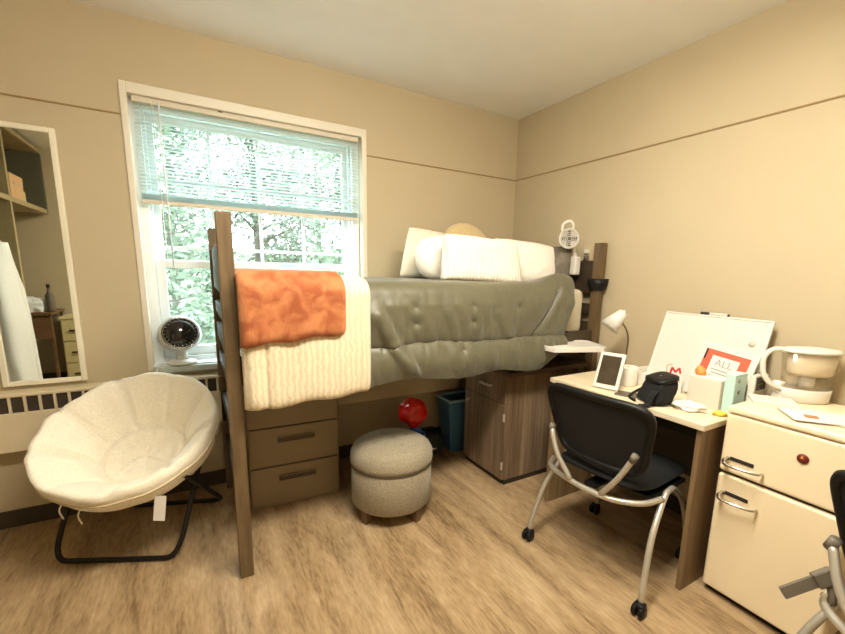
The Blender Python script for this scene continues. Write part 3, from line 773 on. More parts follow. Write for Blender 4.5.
bk = thing('blue_cup', 'small blue tub holding the red crumpled bag under the bed', 'tub', (-1.11, -.40, 0))
lathe('tub', [(0, 0), (.055, 0), (.075, .24), (.081, .25), (.081, .262), (.073, .262), (.07, .245), (.05, .012), (0, .012)], M_BLUE, bk, 24)
tube('handle', [(-.08, -.015, .245), (-.06, -.075, .19), (0, -.10, .175), (.06, -.075, .19), (.08, -.015, .245)], .005, mat('blue_handle', srgb(70, 120, 190), .4, var=.05), bk, 8, smooth_n=6)
bm = bmesh.new(); bmesh.ops.create_icosphere(bm, subdivisions=4, radius=1)
for v in bm.verts:
    c = v.co.copy(); n_ = 1+.16*ns(c.x*2.2, c.y*2.2, c.z*2.2+5)+.08*abs(ns(c.x*5, c.y*5, c.z*5))
    tp = 1 if c.z > -.2 else max(.45, 1+(c.z+.2)*.75)
    v.co = Vector((c.x*.10*n_*tp, c.y*.085*n_*tp, c.z*.105*n_))
rb = bm_obj('red_bag', bm, M_RED, None, True); rb.location = (-1.11, -.40, .40)
tag(rb, 'shiny red crumpled plastic bag bulging out of the blue tub', 'bag')

# ------------------------------------------------------------------ ottoman
ot = thing('ottoman', 'round grey linen storage ottoman with buttoned lid and wooden feet', 'ottoman', (-1.425, -.765, 0), R_(-24)); ot.scale = (1.13, 1.13, 1.09)
OR = .196
lathe('body', [(0, .066), (OR-.012, .066), (OR, .078), (OR, .265), (OR-.004, .272), (0, .272)], M_OTTO, ot, 48)
nu, nv = 48, 14; vs = []; fs = []
bt = [(0, 0)]+[(.09*math.cos(a*PI/2+.6), .09*math.sin(a*PI/2+.6)) for a in range(4)]
prof = [(OR-.008, .276), (OR+.003, .282), (OR+.006, .30), (OR+.004, .33), (OR-.010, .358), (OR-.04, .378), (OR-.08, .389), (OR-.12, .394), (.04, .396), (0.018, .396)]
for (r, z) in prof:
    for k in range(nu):
        x, y = r*math.cos(2*PI*k/nu), r*math.sin(2*PI*k/nu)
        dz = sum(.014*math.exp(-(((x-a)**2+(y-b)**2)/.0009)) for a, b in bt) if z > .37 else 0
        vs.append((x, y, z-dz))
for j in range(len(prof)-1):
    for k in range(nu): fs.append((j*nu+k, j*nu+(k+1) % nu, (j+1)*nu+(k+1) % nu, (j+1)*nu+k))
vs.append((0, 0, .385)); top_i = len(vs)-1
for k in range(nu): fs.append(((len(prof)-1)*nu+k, (len(prof)-1)*nu+(k+1) % nu, top_i))
fs.append(tuple(range(nu))[::-1])
ld = link_mesh('lid', vs, fs, M_OTTO, ot, True)
for a, b in bt[1:]: lathe('button', [(0, .388), (.010, .386), (.012, .381), (.0, .378)], M_OTTO, ld, 12, Matrix.Translation((a, b, 0)))
bm = bmesh.new(); add_tube(bm, [(OR*math.cos(a*PI/24), OR*math.sin(a*PI/24), .274) for a in range(48)], .004, 6, True); bm_obj('piping', bm, mat('ottoman_seam', srgb(84, 74, 58), .9, var=.1), ot, True)
for a in range(4):
    q = a*PI/2+PI/4; x, y = .166*math.cos(q), .166*math.sin(q)
    lathe('foot', [(0, 0), (.021, 0), (.030, .068), (0, .068)], M_OTTLEG, ot, 4, Matrix.Translation((x, y, 0)), False)

# ------------------------------------------------------------------ saucer chair
CC = Vector((-2.594, -.501, .560)); az, el, RR = -1.965, 1.063, .343
nrm = Vector((math.cos(el)*math.cos(az), math.cos(el)*math.sin(az), math.sin(el)))
hx = Vector((-math.sin(az), math.cos(az), 0)); hx = hx if hx.x > 0 else -hx
hy = nrm.cross(hx)
pc = thing('saucer_chair', 'folding saucer chair with cream plush cushion on black tube legs', 'chair', (CC.x, CC.y, 0))
LOC = Vector((CC.x, CC.y, 0))
def sp(a, r, h): return CC+hx*(r*math.cos(a))+hy*(r*math.sin(a))+nrm*h-LOC
# cushion
na, nr = 96, 30; vs = []; fs = []
def dish(r):  return -.235*(1-(r/RR)**2)
def cush(a, q):
    """q 0..1 across inner face from centre to rim, 1..1.5 over edge and under"""
    edge_w = 1+.016*abs(math.sin(a*5))+.012*ns(math.cos(a)*3, math.sin(a)*3, 1)
    if q <= 1:
        r = RR*q*1.02; base = dish(min(r, RR))+.045
        seg = 9; ph = (a*seg/(2*PI)) % 1
        crease = math.exp(-(min(ph, 1-ph)/.055)**2)
        ring = math.exp(-((q-.50)/.035)**2)
        outer = 1/(1+math.exp(-(q-.50)/.03))
        pf = .060*outer*(1-crease*.95*min(1, max(0, (q-.45)/.1))*(1-.55*max(0, (q-.8)/.2)))*math.sin(PI*min(1, max(0.05, (q-.48)/.56)))**.6
        inner = (1-outer)*(.034*math.cos(q*PI)+.010-.005*math.exp(-(min((a*1.5/PI+.2) % 1, 1-(a*1.5/PI+.2) % 1)/.05)**2))
        h = base+pf-.030*ring+inner+.012*ns(math.cos(a)*q*4, math.sin(a)*q*4, 2)+.005*ns(math.cos(a)*q*11, math.sin(a)*q*11, 4)
        return sp(a, r*edge_w**(q**4), h)
    t = (q-1)/.5
    r = RR*(1.02+.035*math.sin(t*PI)-.08*t)*edge_w; h = .045+.016*math.cos(t*PI)-.02-.085*t
    return sp(a, r, h)
qs = [i/22 for i in range(23)]+[1+.5*i/7 for i in range(1, 8)]
vs.append(cush(0, 0))
for q in qs[1:]:
    for k in range(na): vs.append(cush(2*PI*k/na, q))
for k in range(na): fs.append((0, 1+k, 1+(k+1) % na))
for j in range(len(qs)-2):
    for k in range(na): fs.append((1+j*na+k, 1+(j+1)*na+k, 1+(j+1)*na+(k+1) % na, 1+j*na+(k+1) % na))
cu_ = link_mesh('cushion', vs, fs, M_PAPA, pc, True)
tube('piping', [cush(2*PI*k/na, 1.14) for k in range(na)], .0055, mat('cream_piping', srgb(206, 190, 156), .9, var=.05), cu_, 6, True)
# fabric bowl underneath
vs = []; fs = []; vs.append(sp(0, 0, dish(0)-.02))
for j in range(1, 13):
    for k in range(48): vs.append(sp(2*PI*k/48, RR*.97*j/12, dish(RR*j/12)-.02))
for k in range(48): fs.append((0, 1+k, 1+(k+1) % 48))
for j in range(11):
    for k in range(48): fs.append((1+j*48+k, 1+(j+1)*48+k, 1+(j+1)*48+(k+1) % 48, 1+j*48+(k+1) % 48))
o = link_mesh('sling', vs, fs, M_PAPA, pc, True); o.modifiers.new('thickness', 'SOLIDIFY').thickness = .006
tube('rim_ring', [sp(2*PI*k/48, RR*.985, -.022) for k in range(48)], .011, M_BLACKMETAL, pc, 10, True)
FL, FRr = Vector((-2.94, -.455, .013)), Vector((-2.46, -.69, .013))
BL, BR = Vector((-2.70, -.075, .013)), Vector((-2.245, -.245, .013))
def ringpt(a): return sp(a, RR*.985, -.030)+LOC
def uframe(name, A, B, ra, rb_):
    d = (B-A).normalized(); ta, tb = ringpt(ra), ringpt(rb_)
    pts = [ta, ta.lerp(A, .5), A.lerp(ta, .14), A+d*.045, A.lerp(B, .5), B-d*.045, B.lerp(tb, .14), tb.lerp(B, .5), tb]
    path = []
    pts2 = [ta, A.lerp(ta, .12)]
    path += [ta.lerp(A.lerp(ta, .16), i/6) for i in range(6)]
    path += [A.lerp(ta, .16)*(1-t)**2+A*2*t*(1-t)+(A+d*.06)*t*t for t in [i/6 for i in range(7)]]
    path += [(B-d*.06)*(1-t)**2+B*2*t*(1-t)+B.lerp(tb, .16)*t*t for t in [i/6 for i in range(7)]]
    path += [B.lerp(tb, .16).lerp(tb, i/6) for i in range(1, 7)]
    return tube(name, [q-LOC for q in path], .0115, M_BLACKMETAL, pc, 10)
# front floor bar rises to the back half of the ring, rear bar to the front half
uframe('front_leg', FL, FRr, PI*.80, PI*.20)
uframe('rear_leg', BL, BR, PI*1.20, PI*1.80)
# care label and tie straps
la = ringpt(PI*1.68)-LOC
bm = bmesh.new(); Ml = frame_M(la+Vector((.02, -.012, -.065)), (.9, -.35, -.12), (.1, .02, 1)); add_box(bm, -.022, .022, -.055, .055, -.0012, .0012, 0, Ml); bm_obj('care_label', bm, M_PAPER, pc)
for a in (PI*1.36, PI*1.44): 
    q = ringpt(a)-LOC; tube('tie_strap', [q, q+Vector((-.012, -.005, -.03)), q+Vector((-.004, 0, -.07))], .003, M_PAPA, pc, 6, smooth_n=4)

# ------------------------------------------------------------------ silver sphere fan on the sill
sf = thing('round_sill_fan', 'silver and black globe fan standing on the window sill', 'fan', (-2.395, .015, WZ0+.008))
lathe('base', [(0, 0), (.075, 0), (.078, .006), (.06, .016), (.03, .022), (0, .022)], M_WHITEPL, sf, 32)
lathe('neck', [(0, .02), (.032, .02), (.028, .05), (.034, .075), (0, .075)], M_WHITEPL, sf, 24)
fd = Vector((.10, -.95, .28)).normalized(); Ms = frame_M((0, -.0, .165), Vector((0, 0, 1)).cross(fd), fd.cross(Vector((0, 0, 1)).cross(fd)))
SR = .108
prof = [(0, -SR)]+[(SR*math.cos(t), SR*math.sin(t)) for t in [(-80+i*10)*PI/180 for i in range(12)]]+[(SR*.86, SR*.50), (SR*.84, SR*.45)]
lathe('housing', prof, mat('fan_silver', srgb(206, 208, 206), .3, .5, var=.02), sf, 40, Ms)
lathe('bowl', [(SR*.84, SR*.46), (SR*.7, SR*.25), (SR*.3, SR*.12), (0, SR*.1)], M_BLACKPL, sf, 40, Ms)
lathe('front_dome', [(0, SR*.78), (SR*.2, SR*.77), (SR*.42, SR*.70), (SR*.62, SR*.58), (SR*.72, SR*.48)], mat('smoked_dome', srgb(44, 42, 40), .12, .3, var=.2, coat=.6), sf, 40, Ms)
bm = bmesh.new()
for r_, z_ in ((.78, .56), (.84, .52)): add_tube(bm, [Ms @ Vector((SR*r_*math.cos(a*PI/20), SR*r_*math.sin(a*PI/20), SR*z_)) for a in range(40)], .0022, 6, True)
for a in range(24): t = a*PI/12; add_tube(bm, [Ms @ Vector((SR*.62*math.cos(t), SR*.62*math.sin(t), SR*.57)), Ms @ Vector((SR*.85*math.cos(t+.12), SR*.85*math.sin(t+.12), SR*.5))], .0012, 5)
bm_obj('grille', bm, M_CHROME, sf, True)
tube('power_cord', [(-.06, -.02, .01), (-.10, -.05, .012), (-.12, -.064, -.02), (-.125, -.066, -.06)], .0035, M_CORD, sf, 6, smooth_n=6)

# ------------------------------------------------------------------ mirror
MRX0, MRX1, MRZ0, MRZ1 = -3.135, -2.818, .735, 1.955
mr = thing('wall_mirror', 'tall narrow mirror in a cream frame on the wall above the heater', 'mirror', ((MRX0+MRX1)/2, -.001, MRZ0))
w2 = (MRX1-MRX0)/2; h2 = MRZ1-MRZ0
bm = bmesh.new()
for a in ((-w2, -w2+.024, 0, h2), (w2-.024, w2, 0, h2), (-w2+.024, w2-.024, 0, .024), (-w2+.024, w2-.024, h2-.024, h2)): add_box(bm, a[0], a[1], -.022, 0, a[2], a[3], .004)
bm_obj('frame', bm, M_MIRFRAME, mr)
box('glass', -w2+.02, w2-.02, -.014, -.008, .02, h2-.02, M_MIRROR, mr, 0)

# ================================================================== DESK
EX0, EX1, EY0, EY1, EZ = -.605, -.03, -1.962, -1.118, .76
dk = thing('desk', 'desk with pale maple top and brown panel sides along the wall', 'desk', (EX0, EY0, 0))
def db(n, x0, x1, y0, y1, z0, z1, m, bev=.002): return box(n, x0-EX0, x1-EX0, y0-EY0, y1-EY0, z0, z1, m, dk, bev)
tp = db('desktop', EX0, EX1, EY0, EY1, EZ-.026, EZ, M_DESKTOP, .003)
db('side_panel', EX0+.012, EX1, EY0+.012, EY0+.034, 0, EZ-.026, M_DESKPANEL)
db('side_panel', EX0+.012, EX1, EY1-.034, EY1-.012, 0, EZ-.026, M_DESKPANEL)
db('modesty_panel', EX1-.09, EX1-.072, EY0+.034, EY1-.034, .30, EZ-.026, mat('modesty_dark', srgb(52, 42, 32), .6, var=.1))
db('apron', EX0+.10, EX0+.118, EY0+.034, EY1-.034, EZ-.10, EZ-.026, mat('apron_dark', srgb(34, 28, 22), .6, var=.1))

# ------------------------------------------------------------------ rolling chair
def make_chair(label, loc, rz):
    t = thing('rolling_chair', label, 'chair', loc, rz, 'rolling desk chairs')
    # side arches (rear caster -> apex -> front caster)
    for s in (-1, 1):
        tube('leg_arch', [(-.268, s*.292, .055), (-.258, s*.288, .13), (-.195, s*.270, .30), (-.085, s*.252, .43), (-.035, s*.247, .445), (.015, s*.246, .435), (.13, s*.242, .33), (.218, s*.238, .16), (.23, s*.237, .055)], .0125, M_SILVER, t, 10, smooth_n=6)
        for xx in (-.268, .23):
            yy = s*(.292 if xx < 0 else .237)
            bm = bmesh.new()
            for dy in (-.014, .014):
                add_lathe(bm, [(0, -.009), (.022, -.009), (.026, -.005), (.026, .005), (.022, .009), (0, .009)], 20, Matrix.Translation((xx-.012, yy+dy, .026)) @ Matrix.Rotation(PI/2, 4, 'X'))
            add_box(bm, xx-.026, xx+.012, yy-.02, yy+.02, .036, .058, .006)
            bm_obj('caster', bm, M_BLACKPL, t, True)
    # rear cross tube, bowed backwards
    tube('cross_tube', [(-.10, -.252, .43), (-.20, -.215, .425), (-.262, -.12, .42), (-.275, 0, .418), (-.262, .12, .42), (-.235, .215, .425), (-.16, .262, .43)], .0125, M_SILVER, t, 10, smooth_n=6)
    # back uprights
    for s in (-1, 1):
        st = tube('upright', [(-.272, s*.075, .425), (-.285, s*.15, .53), (-.272, s*.200, .635)], .012, M_SILVER, t, 10, smooth_n=5)
        lathe('clamp', [(0, -.018), (.0145, -.018), (.0145, .018), (0, .018)], M_GREYPL, st, 14, frame_M((-.272, s*.200, .635), (1, 0, 0), (0, .4, -1)) @ Matrix.Rotation(PI/2, 4, 'X'))
    # backrest: curved shell in a thick frame
    def bp_(u, v):
        hw = .198+.056*v
        y = u*hw; z = .525+v*.315
        x = -.215-.075*v+.045*(u*u)*.8-.035*(1-v)*0
        return Vector((x, y, z))
    def corner(u, v):   # round the rectangle
        r = .26
        U, V = abs(u), abs(v*2-1)
        return u, v
    n = 26; pts = []
    def outline(k, N=72):
        a = 2*PI*k/N; ca, sa = math.cos(a), math.sin(a); e = .36
        u = math.copysign(abs(ca)**e, ca); v = (math.copysign(abs(sa)**e, sa)+1)/2
        return u, v
    bm = bmesh.new(); N = 72
    add_tube(bm, [bp_(*outline(k)) for k in range(N)], .017, 8, True)
    bm_obj('back_frame', bm, M_BLACKPL, t, True)
    vs, fs = [], []
    rings = 10
    for sgn in (0, 1):
        base = len(vs); vs.append(bp_(0, .5)+Vector((-.004 if sgn == 0 else .004, 0, 0)))
        for j in range(1, rings+1):
            for k in range(N):
                u, v = outline(k); q = j/rings*.98
                vs.append(bp_(u*q, .5+(v-.5)*q)+Vector((-.004 if sgn == 0 else .004, 0, 0)))
        for k in range(N): fs.append((base, base+1+k, base+1+(k+1) % N))
        for j in range(rings-1):
            for k in range(N): fs.append((base+1+j*N+k, base+1+(j+1)*N+k, base+1+(j+1)*N+(k+1) % N, base+1+j*N+(k+1) % N))
    link_mesh('backrest', vs, fs, M_MESH, t, True)
    # seat
    bm = bmesh.new(); bmesh.ops.create_uvsphere(bm, u_segments=40, v_segments=14, radius=1)
    for v in bm.verts:
        c = v.co; q = 1/max(1e-3, (abs(c.x)**5+abs(c.y)**5)**.2) if (abs(c.x)+abs(c.y)) > 1e-4 else 0
        rr = math.hypot(c.x, c.y); x, y = c.x*q*rr, c.y*q*rr
        v.co = Vector((.02+x*.245, y*.225, .465+c.z*.032+.012*x*x-.02*max(0, x)**2))
    bm_obj('seat', bm, M_BLACKFAB, t, True)
    bm = bmesh.new(); add_box(bm, -.15, .15, -.235, .235, .428, .440, .003); add_box(bm, -.24, .12, -.03, .03, .415, .43, .003); bm_obj('seat_support', bm, M_BLACKPL, t)
    return t
ch1 = make_chair('black mesh rolling chair with silver tube legs pushed up to the desk', (-.626, -1.624, 0), R_(6))
ch2 = make_chair('black mesh rolling chair with a grey lever standing in front of the fridge', (-.70, -2.742, 0), R_(-25))
Wi = (Matrix.Translation(ch2.location) @ Matrix.Rotation(R_(-25), 4, 'Z')).inverted()
Mv = Wi @ frame_M((-.86, -2.405, .475), (-.08, .06, -.06), (.0, .35, .9))
bm = bmesh.new(); add_box(bm, -.06, .062, -.017, .017, -.005, .005, .002, Mv); add_box(bm, -.085, -.03, -.022, .022, -.012, .012, .005, Mv)
bm_obj('lever', bm, M_GREYPL, ch2)
tube('lever_arm', [Wi @ Vector((-.81, -2.445, .495)), Wi @ Vector((-.815, -2.46, .44)), (-.20, .25, .425)], .010, M_GREYPL, ch2, 8, smooth_n=5)

# ================================================================== FRIDGE
GX0, GX1, GY0, GY1, GZ = -.494, -.045, -2.388, -1.984, .836
fg = thing('mini_fridge', 'cream retro two-door mini fridge beside the desk', 'fridge', (GX0, GY0, 0))
GW, GD = GY1-GY0, GX1-GX0
box('body', .05, GD, .004, GW-.004, .02, GZ-.03, M_FRIDGE, fg, .012)
bm = bmesh.new(); add_box(bm, -.004, GD, 0, GW, GZ-.028, GZ, .010, None, 3); bm_obj('top_cap', bm, M_FRIDGE, fg)
bm = bmesh.new(); add_box(bm, .0, .049, 0, GW, .56, GZ-.030, .012, None, 4); fz = bm_obj('freezer_door', bm, M_FRIDGE, fg)
bm = bmesh.new(); add_box(bm, .0, .049, 0, GW, .030, .548, .012, None, 4); fr = bm_obj('fridge_door', bm, M_FRIDGE, fg)
box('gasket', .02, .05, .006, GW-.006, .545, .563, M_INK, fg, 0)
box('toe_kick', .03, GD-.02, .01, GW-.01, 0, .03, M_BLACKPL, fg, .003)
for dpart, z in ((fz, .612), (fr, .462)):
    y0, y1 = GW-.155, GW-.028
    bm = bmesh.new()
    add_tube(bm, catmull([(-.002, y1, z+.008), (-.040, y1-.004, z+.006), (-.052, y1-.02, z), (-.050, (y0+y1)/2, z-.002), (-.032, y0+.01, z-.004), (-.006, y0, z-.005)], 6), lambda q: .0085-.004*q, 10)
    bm_obj('handle', bm, M_CHROME, dpart, True)
    box('recess_shade', -.003, .002, y0+.035, y1-.008, z+.004, z+.019, M_INK, dpart, .0012)  # thin dark tab paints the shade of the handle cup
mg = thing('fridge_magnet', 'small round red and gold magnet on the freezer door', 'magnet', (GX0-.0005, -2.245, .715), 0)
Mm = Matrix.Rotation(-PI/2, 4, 'Y')
lathe('disc', [(0, 0), (.017, 0), (.018, .002), (.017, .004), (0, .004)], mat('magnet_red', srgb(110, 34, 20), .4, var=.3, vscale=60), mg, 24, Mm)
lathe('crest', [(0, .004), (.008, .004), (.006, .006), (0, .0065)], mat('magnet_gold', srgb(230, 150, 60), .4, var=.2), mg, 3, Matrix.Translation((0, .002, .003)) @ Mm)

# ------------------------------------------------------------------ things on the fridge
pt = thing('water_pitcher', 'clear filter water pitcher with white lid and handle on the fridge', 'pitcher', (-.135, -2.105, GZ), math.atan2(-.66, .75))
A_, B_ = 1.0, .62
lathe('jug', [(0, .002), (.080, .002), (.086, .008), (.096, .12), (.106, .215), (.103, .215), (.093, .12), (.083, .012), (0, .008)], G_CLEAR, pt, 40, None, True, A_, B_)
lathe('base_band', [(0, .001), (.081, .001), (.0885, .008), (.093, .056), (.0895, .059), (.084, .012), (0, .010)], M_WHITEPL, pt, 40, None, True, A_, B_)
lathe('reservoir', [(0, .112), (.078, .114), (.086, .124), (.094, .206), (.091, .206), (.082, .13), (0, .122)], G_MILK, pt, 40, Matrix.Translation((.006, 0, 0)), True, .96, .59)
lathe('filter', [(0, .06), (.022, .062), (.026, .075), (.026, .118), (0, .118)], M_WHITEPL, pt, 20, Matrix.Translation((.0, 0, 0)), True)
lathe('lid', [(0, .228), (.05, .229), (.095, .224), (.109, .217), (.108, .210), (.10, .208), (0, .208)], M_WHITEPL, pt, 40, None, True, A_, B_)
tube('handle', [(-.095, 0, .216), (-.14, 0, .214), (-.168, 0, .19), (-.172, 0, .15), (-.160, 0, .10), (-.125, 0, .062), (-.088, 0, .048)], .0105, M_WHITEPL, pt, 12, smooth_n=6)
def book(name, label, x, y, z, w_, d_, t_, rz, cover, group=None, cat='book'):
    o = thing(name, label, cat, (x, y, z), rz, group)
    box('cover', -w_/2, w_/2, -d_/2, d_/2, 0, .002, cover, o, .0005); box('cover', -w_/2, w_/2, -d_/2, d_/2, t_-.002, t_, cover, o, .0005)
    box('pages', -w_/2+.002, w_/2-.003, -d_/2+.003, d_/2-.003, .002, t_-.002, M_PAPER, o, 0)
    box('spine', -w_/2-.001, -w_/2+.002, -d_/2, d_/2, 0, t_, cover, o, .0005)
    return o
book('notebook', 'pale hardcover notebook lying on the fridge in front of the pitcher', -.318, -2.066, GZ, .13, .15, .020, R_(32), mat('pale_cover', srgb(232, 220, 200), .5, var=.04))
ps = thing('paper_stack', 'loose white paper sheets spread on the front of the fridge top', 'papers', (-.345, -2.245, GZ))
for i, (dx, dy, a) in enumerate(((0, 0, 24), (.012, -.03, 8), (-.02, .012, 40))):
    bm = bmesh.new(); add_box(bm, -.075, .075, -.105, .105, .0005+i*.0035, .003+i*.0035, 0, Matrix.Translation((dx, dy, 0)) @ Matrix.Rotation(R_(a), 4, 'Z')); bm_obj('sheet', bm, M_PAPER, ps)
bm = bmesh.new(); add_box(bm, -.025, .01, -.02, .02, .0115, .013, 0, Matrix.Translation((-.05, .03, 0)) @ Matrix.Rotation(R_(30), 4, 'Z')); bm_obj('printed_patch', bm, mat('brown_print', srgb(176, 124, 80), .7, var=.1), ps)
cb = tube('charging_cable', [(-.13, -1.99, GZ+.004), (-.18, -2.00, GZ+.02), (-.22, -2.02, GZ+.045), (-.20, -2.05, GZ+.02), (-.235, -2.04, GZ+.004), (-.20, -1.995, GZ+.004)], .0035, M_WHITEPL, None, 8, smooth_n=8)
tag(cb, 'white charging cable coiled on the fridge beside the pitcher', 'cable')
jr = thing('white_jar', 'small white jar between the pitcher and the label box', 'jar', (-.185, -2.03, GZ))
lathe('jar', [(0, 0), (.022, 0), (.024, .004), (.024, .05), (.020, .056), (0, .056)], M_WHITEPL, jr, 24); lathe('cap', [(0, .056), (.021, .056), (.022, .060), (.022, .072), (.019, .075), (0, .075)], M_PAPER, jr, 24)

# ================================================================== ON THE DESK
# whiteboard leaning against the wall
wb = thing('whiteboard', 'white dry-erase board with pale frame leaning against the wall on the desk', 'whiteboard', (-.19, -1.675, EZ))
Mw = frame_M((0, 0, 0), (0, -1, 0), (.145, 0, .392))    # local: x along -y, y up the board, z towards the room? 
hl = .415
if (Mw.to_3x3() @ Vector((0, 0, 1))).x > 0: Mw = Mw @ Matrix.Scale(-1, 4, (0, 0, 1))
def wbx(n, x0, x1, y0, y1, z0, z1, m, bev=.002, par=None):
    return box(n, x0, x1, y0, y1, z0, z1, m, par or wb, bev, Mw)
wbx('board', -.248, .248, .006, hl-.006, -.004, .002, M_BOARD, 0)
for a in ((-.255, -.246, 0, hl), (.246, .255, 0, hl), (-.246, .246, 0, .009), (-.246, .246, hl-.009, hl)): wbx('frame', *a, -.008, .006, M_WHITEPL, .002)
lathe('magnet', [(0, 0), (.013, 0), (.014, .003), (.012, .006), (0, .006)], mat('grey_magnet', srgb(196, 188, 172), .4, .2, var=.05), wb, 20, Mw @ Matrix.Translation((.195, .295, .002)))
mk = thing('marker_pen', 'white marker with black cap lying on top of the whiteboard', 'marker', (0, 0, 0))
mc = Vector((-.19, -1.675, EZ)) + (Mw @ Vector((-.02, hl+.0075, -.001)))
mk.location = mc; ax = Vector((0, -1, 0))
tube('barrel', [(0, .012, 0), (0, -.072, 0)], .0075, M_WHITEPL, mk, 12); tube('cap', [(0, .055, 0), (0, .0121, 0)], .0082, M_INK, mk, 12); tube('end_plug', [(0, -.0721, 0), (0, -.080, 0)], .006, M_INK, mk, 12)

# framed coral print
pic = thing('picture_card', 'white framed coral red print with ALL lettering leaning on the whiteboard', 'picture', (-.235, -1.80, EZ))
Mp = frame_M((0.045, 0, .135), (0, -1, -.13), (.30, -.10, 1))
if (Mp.to_3x3() @ Vector((0, 0, 1))).x > 0: Mp = Mp @ Matrix.Scale(-1, 4, (0, 0, 1))
sg = 1
def pbx(n, x0, x1, y0, y1, z0, z1, m, bev=0): return box(n, x0, x1, y0, y1, z0, z1, m, pic, bev, Mp)
pbx('frame', -.125, .125, -.14, .13, -.006, .003, M_WHITEPL, .002)
pbx('print', -.098, .098, -.12, .098, .003, .0042, M_REDPRINT)
pbx('dark_corner', -.097, -.088, .045, .097, .0042, .0048, M_INK)
pbx('card', -.060, .060, -.06, .072, .0042, .0052, M_PAPER)
Mt = Mp @ Matrix.Translation((0, .04, .0056))
if Mp.determinant() < 0: pass
text_part('lettering', 'ALL', .048, M_GREYINK, pic, Mt)
for i, (hw, yy) in enumerate(((.045, .008), (.040, -.008), (.046, -.024))): pbx('text_line', -hw, hw, yy-.0025, yy+.0025, .0052, .0058, M_GREYINK)

# white carton
wc = thing('white_carton', 'plain white carton on the desk in front of the coral print', 'box', (-.355, -1.885, EZ))
bm = bmesh.new(); add_box(bm, 0, .075, 0, .14, 0, .132, .002); bm_obj('carton', bm, mat('carton_grey_white', srgb(220, 210, 192), .7, var=.02), wc)
box('lid_flap', .002, .073, .002, .138, .132, .135, M_PAPER, wc, .001)
# pale blue box and black-label box
bb = thing('blue_box', 'pale blue card box with grey print beside the white carton', 'box', (-.335, -1.930, EZ))
box('carton', 0, .105, 0, .042, 0, .168, M_BLUEBOX, bb, .002)
for xx, zz in ((.035, .14), (.04, .09)): lathe('printed_dot', [(0, 0), (.011, 0), (0, .0004)], M_GREYINK, bb, 16, Matrix.Translation((xx, -.0002, zz)) @ Matrix.Rotation(PI/2, 4, 'X'))
lb = thing('label_box', 'slim white box with a black printed label between the desk and fridge', 'box', (-.226, -1.960, EZ))
box('carton', 0, .122, 0, .026, 0, .158, M_WHITEPL, lb, .002)
box('black_label', .012, .10, -.0012, .002, .092, .150, M_INK, lb, 0)
for i in range(5): box('label_line', .018, .030+.06*random.random(), -.0018, -.001, .098+.010*i, .101+.010*i, M_GREYINK, lb, 0)

# crumpled tissue and yellow wrapper
def blob(name, rx, ry, rz, m, amp, seed, loc, rot=0, sub=4):
    bm = bmesh.new(); bmesh.ops.create_icosphere(bm, subdivisions=sub, radius=1)
    for v in bm.verts:
        c = v.co.copy(); n_ = 1+amp*ns(c.x*2+seed, c.y*2, c.z*2)+amp*.7*abs(ns(c.x*5, c.y*5+seed, c.z*5))
        z = c.z*rz*n_
        v.co = Vector((c.x*rx*n_, c.y*ry*n_, max(0, z+rz*.55)))
    o = bm_obj(name, bm, m, None, True); o.location = loc; o.rotation_euler = (0, 0, rot); return o
tag(blob('crumpled_tissue', .045, .062, .020, M_PAPER, .5, 3, (-.455, -1.815, EZ), .3), 'crumpled white tissue on the near edge of the desk', 'tissue')
tag(blob('yellow_wrapper', .016, .024, .012, M_YELLOW, .6, 8, (-.415, -1.925, EZ), .8, 3), 'crumpled yellow wrapper at the desk corner by the fridge', 'wrapper')

# greeting card with red letter
gc = thing('greeting_card', 'small folded card with orange doodles and red letter shapes on the desk', 'card', (-.265, -1.625, EZ), 0)
Mc = frame_M((0, 0, .002), (.50, -.86, 0), (.10, .06, 1))
bm = bmesh.new(); add_box(bm, -.038, .038, 0, .105, -.001, .001, 0, Mc); bm_obj('front_leaf', bm, M_PAPER, gc)
Mc2 = frame_M((0.028, .016, .002), (.50, -.86, 0), (-.16, -.09, 1)); bm = bmesh.new(); add_box(bm, -.038, .038, 0, .105, -.001, .001, 0, Mc2); bm_obj('back_leaf', bm, M_PAPER, gc)
fz_ = -1 if (Mc.to_3x3() @ Vector((0, 0, 1))).x > 0 else 1
bm = bmesh.new()
for (x, y, r_) in ((-.02, .03, .010), (.012, .022, .012), (-.006, .055, .008), (.02, .06, .007)):
    add_tube(bm, [Mc @ Vector((x+r_*math.cos(a*PI/8), y+r_*.7*math.sin(a*PI/8), fz_*.0015)) for a in range(16)], .0018, 5, True)
bm_obj('orange_doodle', bm, M_ORANGEINK, gc)
bm = bmesh.new()
zz = .128
for k_, (xa, ya, xb, yb_) in enumerate(((-.018, .098, -.012, .128), (-.012, .128, .004, .106), (.004, .106, .020, .128), (.020, .128, .026, .100))):
    add_tube(bm, [Mc @ Vector((xa, ya, fz_*.003)), Mc @ Vector((xb, yb_, fz_*.003))], .0045, 6)
bm_obj('red_letter', bm, M_REDINK, gc)
tube('doodle_stick', [Mc @ Vector((-.035, .10, 0)), Mc @ Vector((-.034, .135, 0)), Mc @ Vector((-.012, .142, 0))], .0025, M_ORANGEINK, gc, 6, smooth_n=4)
toy = blob('orange_toy', .016, .020, .024, M_ORANGEINK, .6, 5, (-.26, -1.70, EZ), 0, 3)
toy.location = (-.32, -1.775, EZ+.135)
tag(toy, 'small orange plush toy sitting on the white carton by the coral print', 'toy')

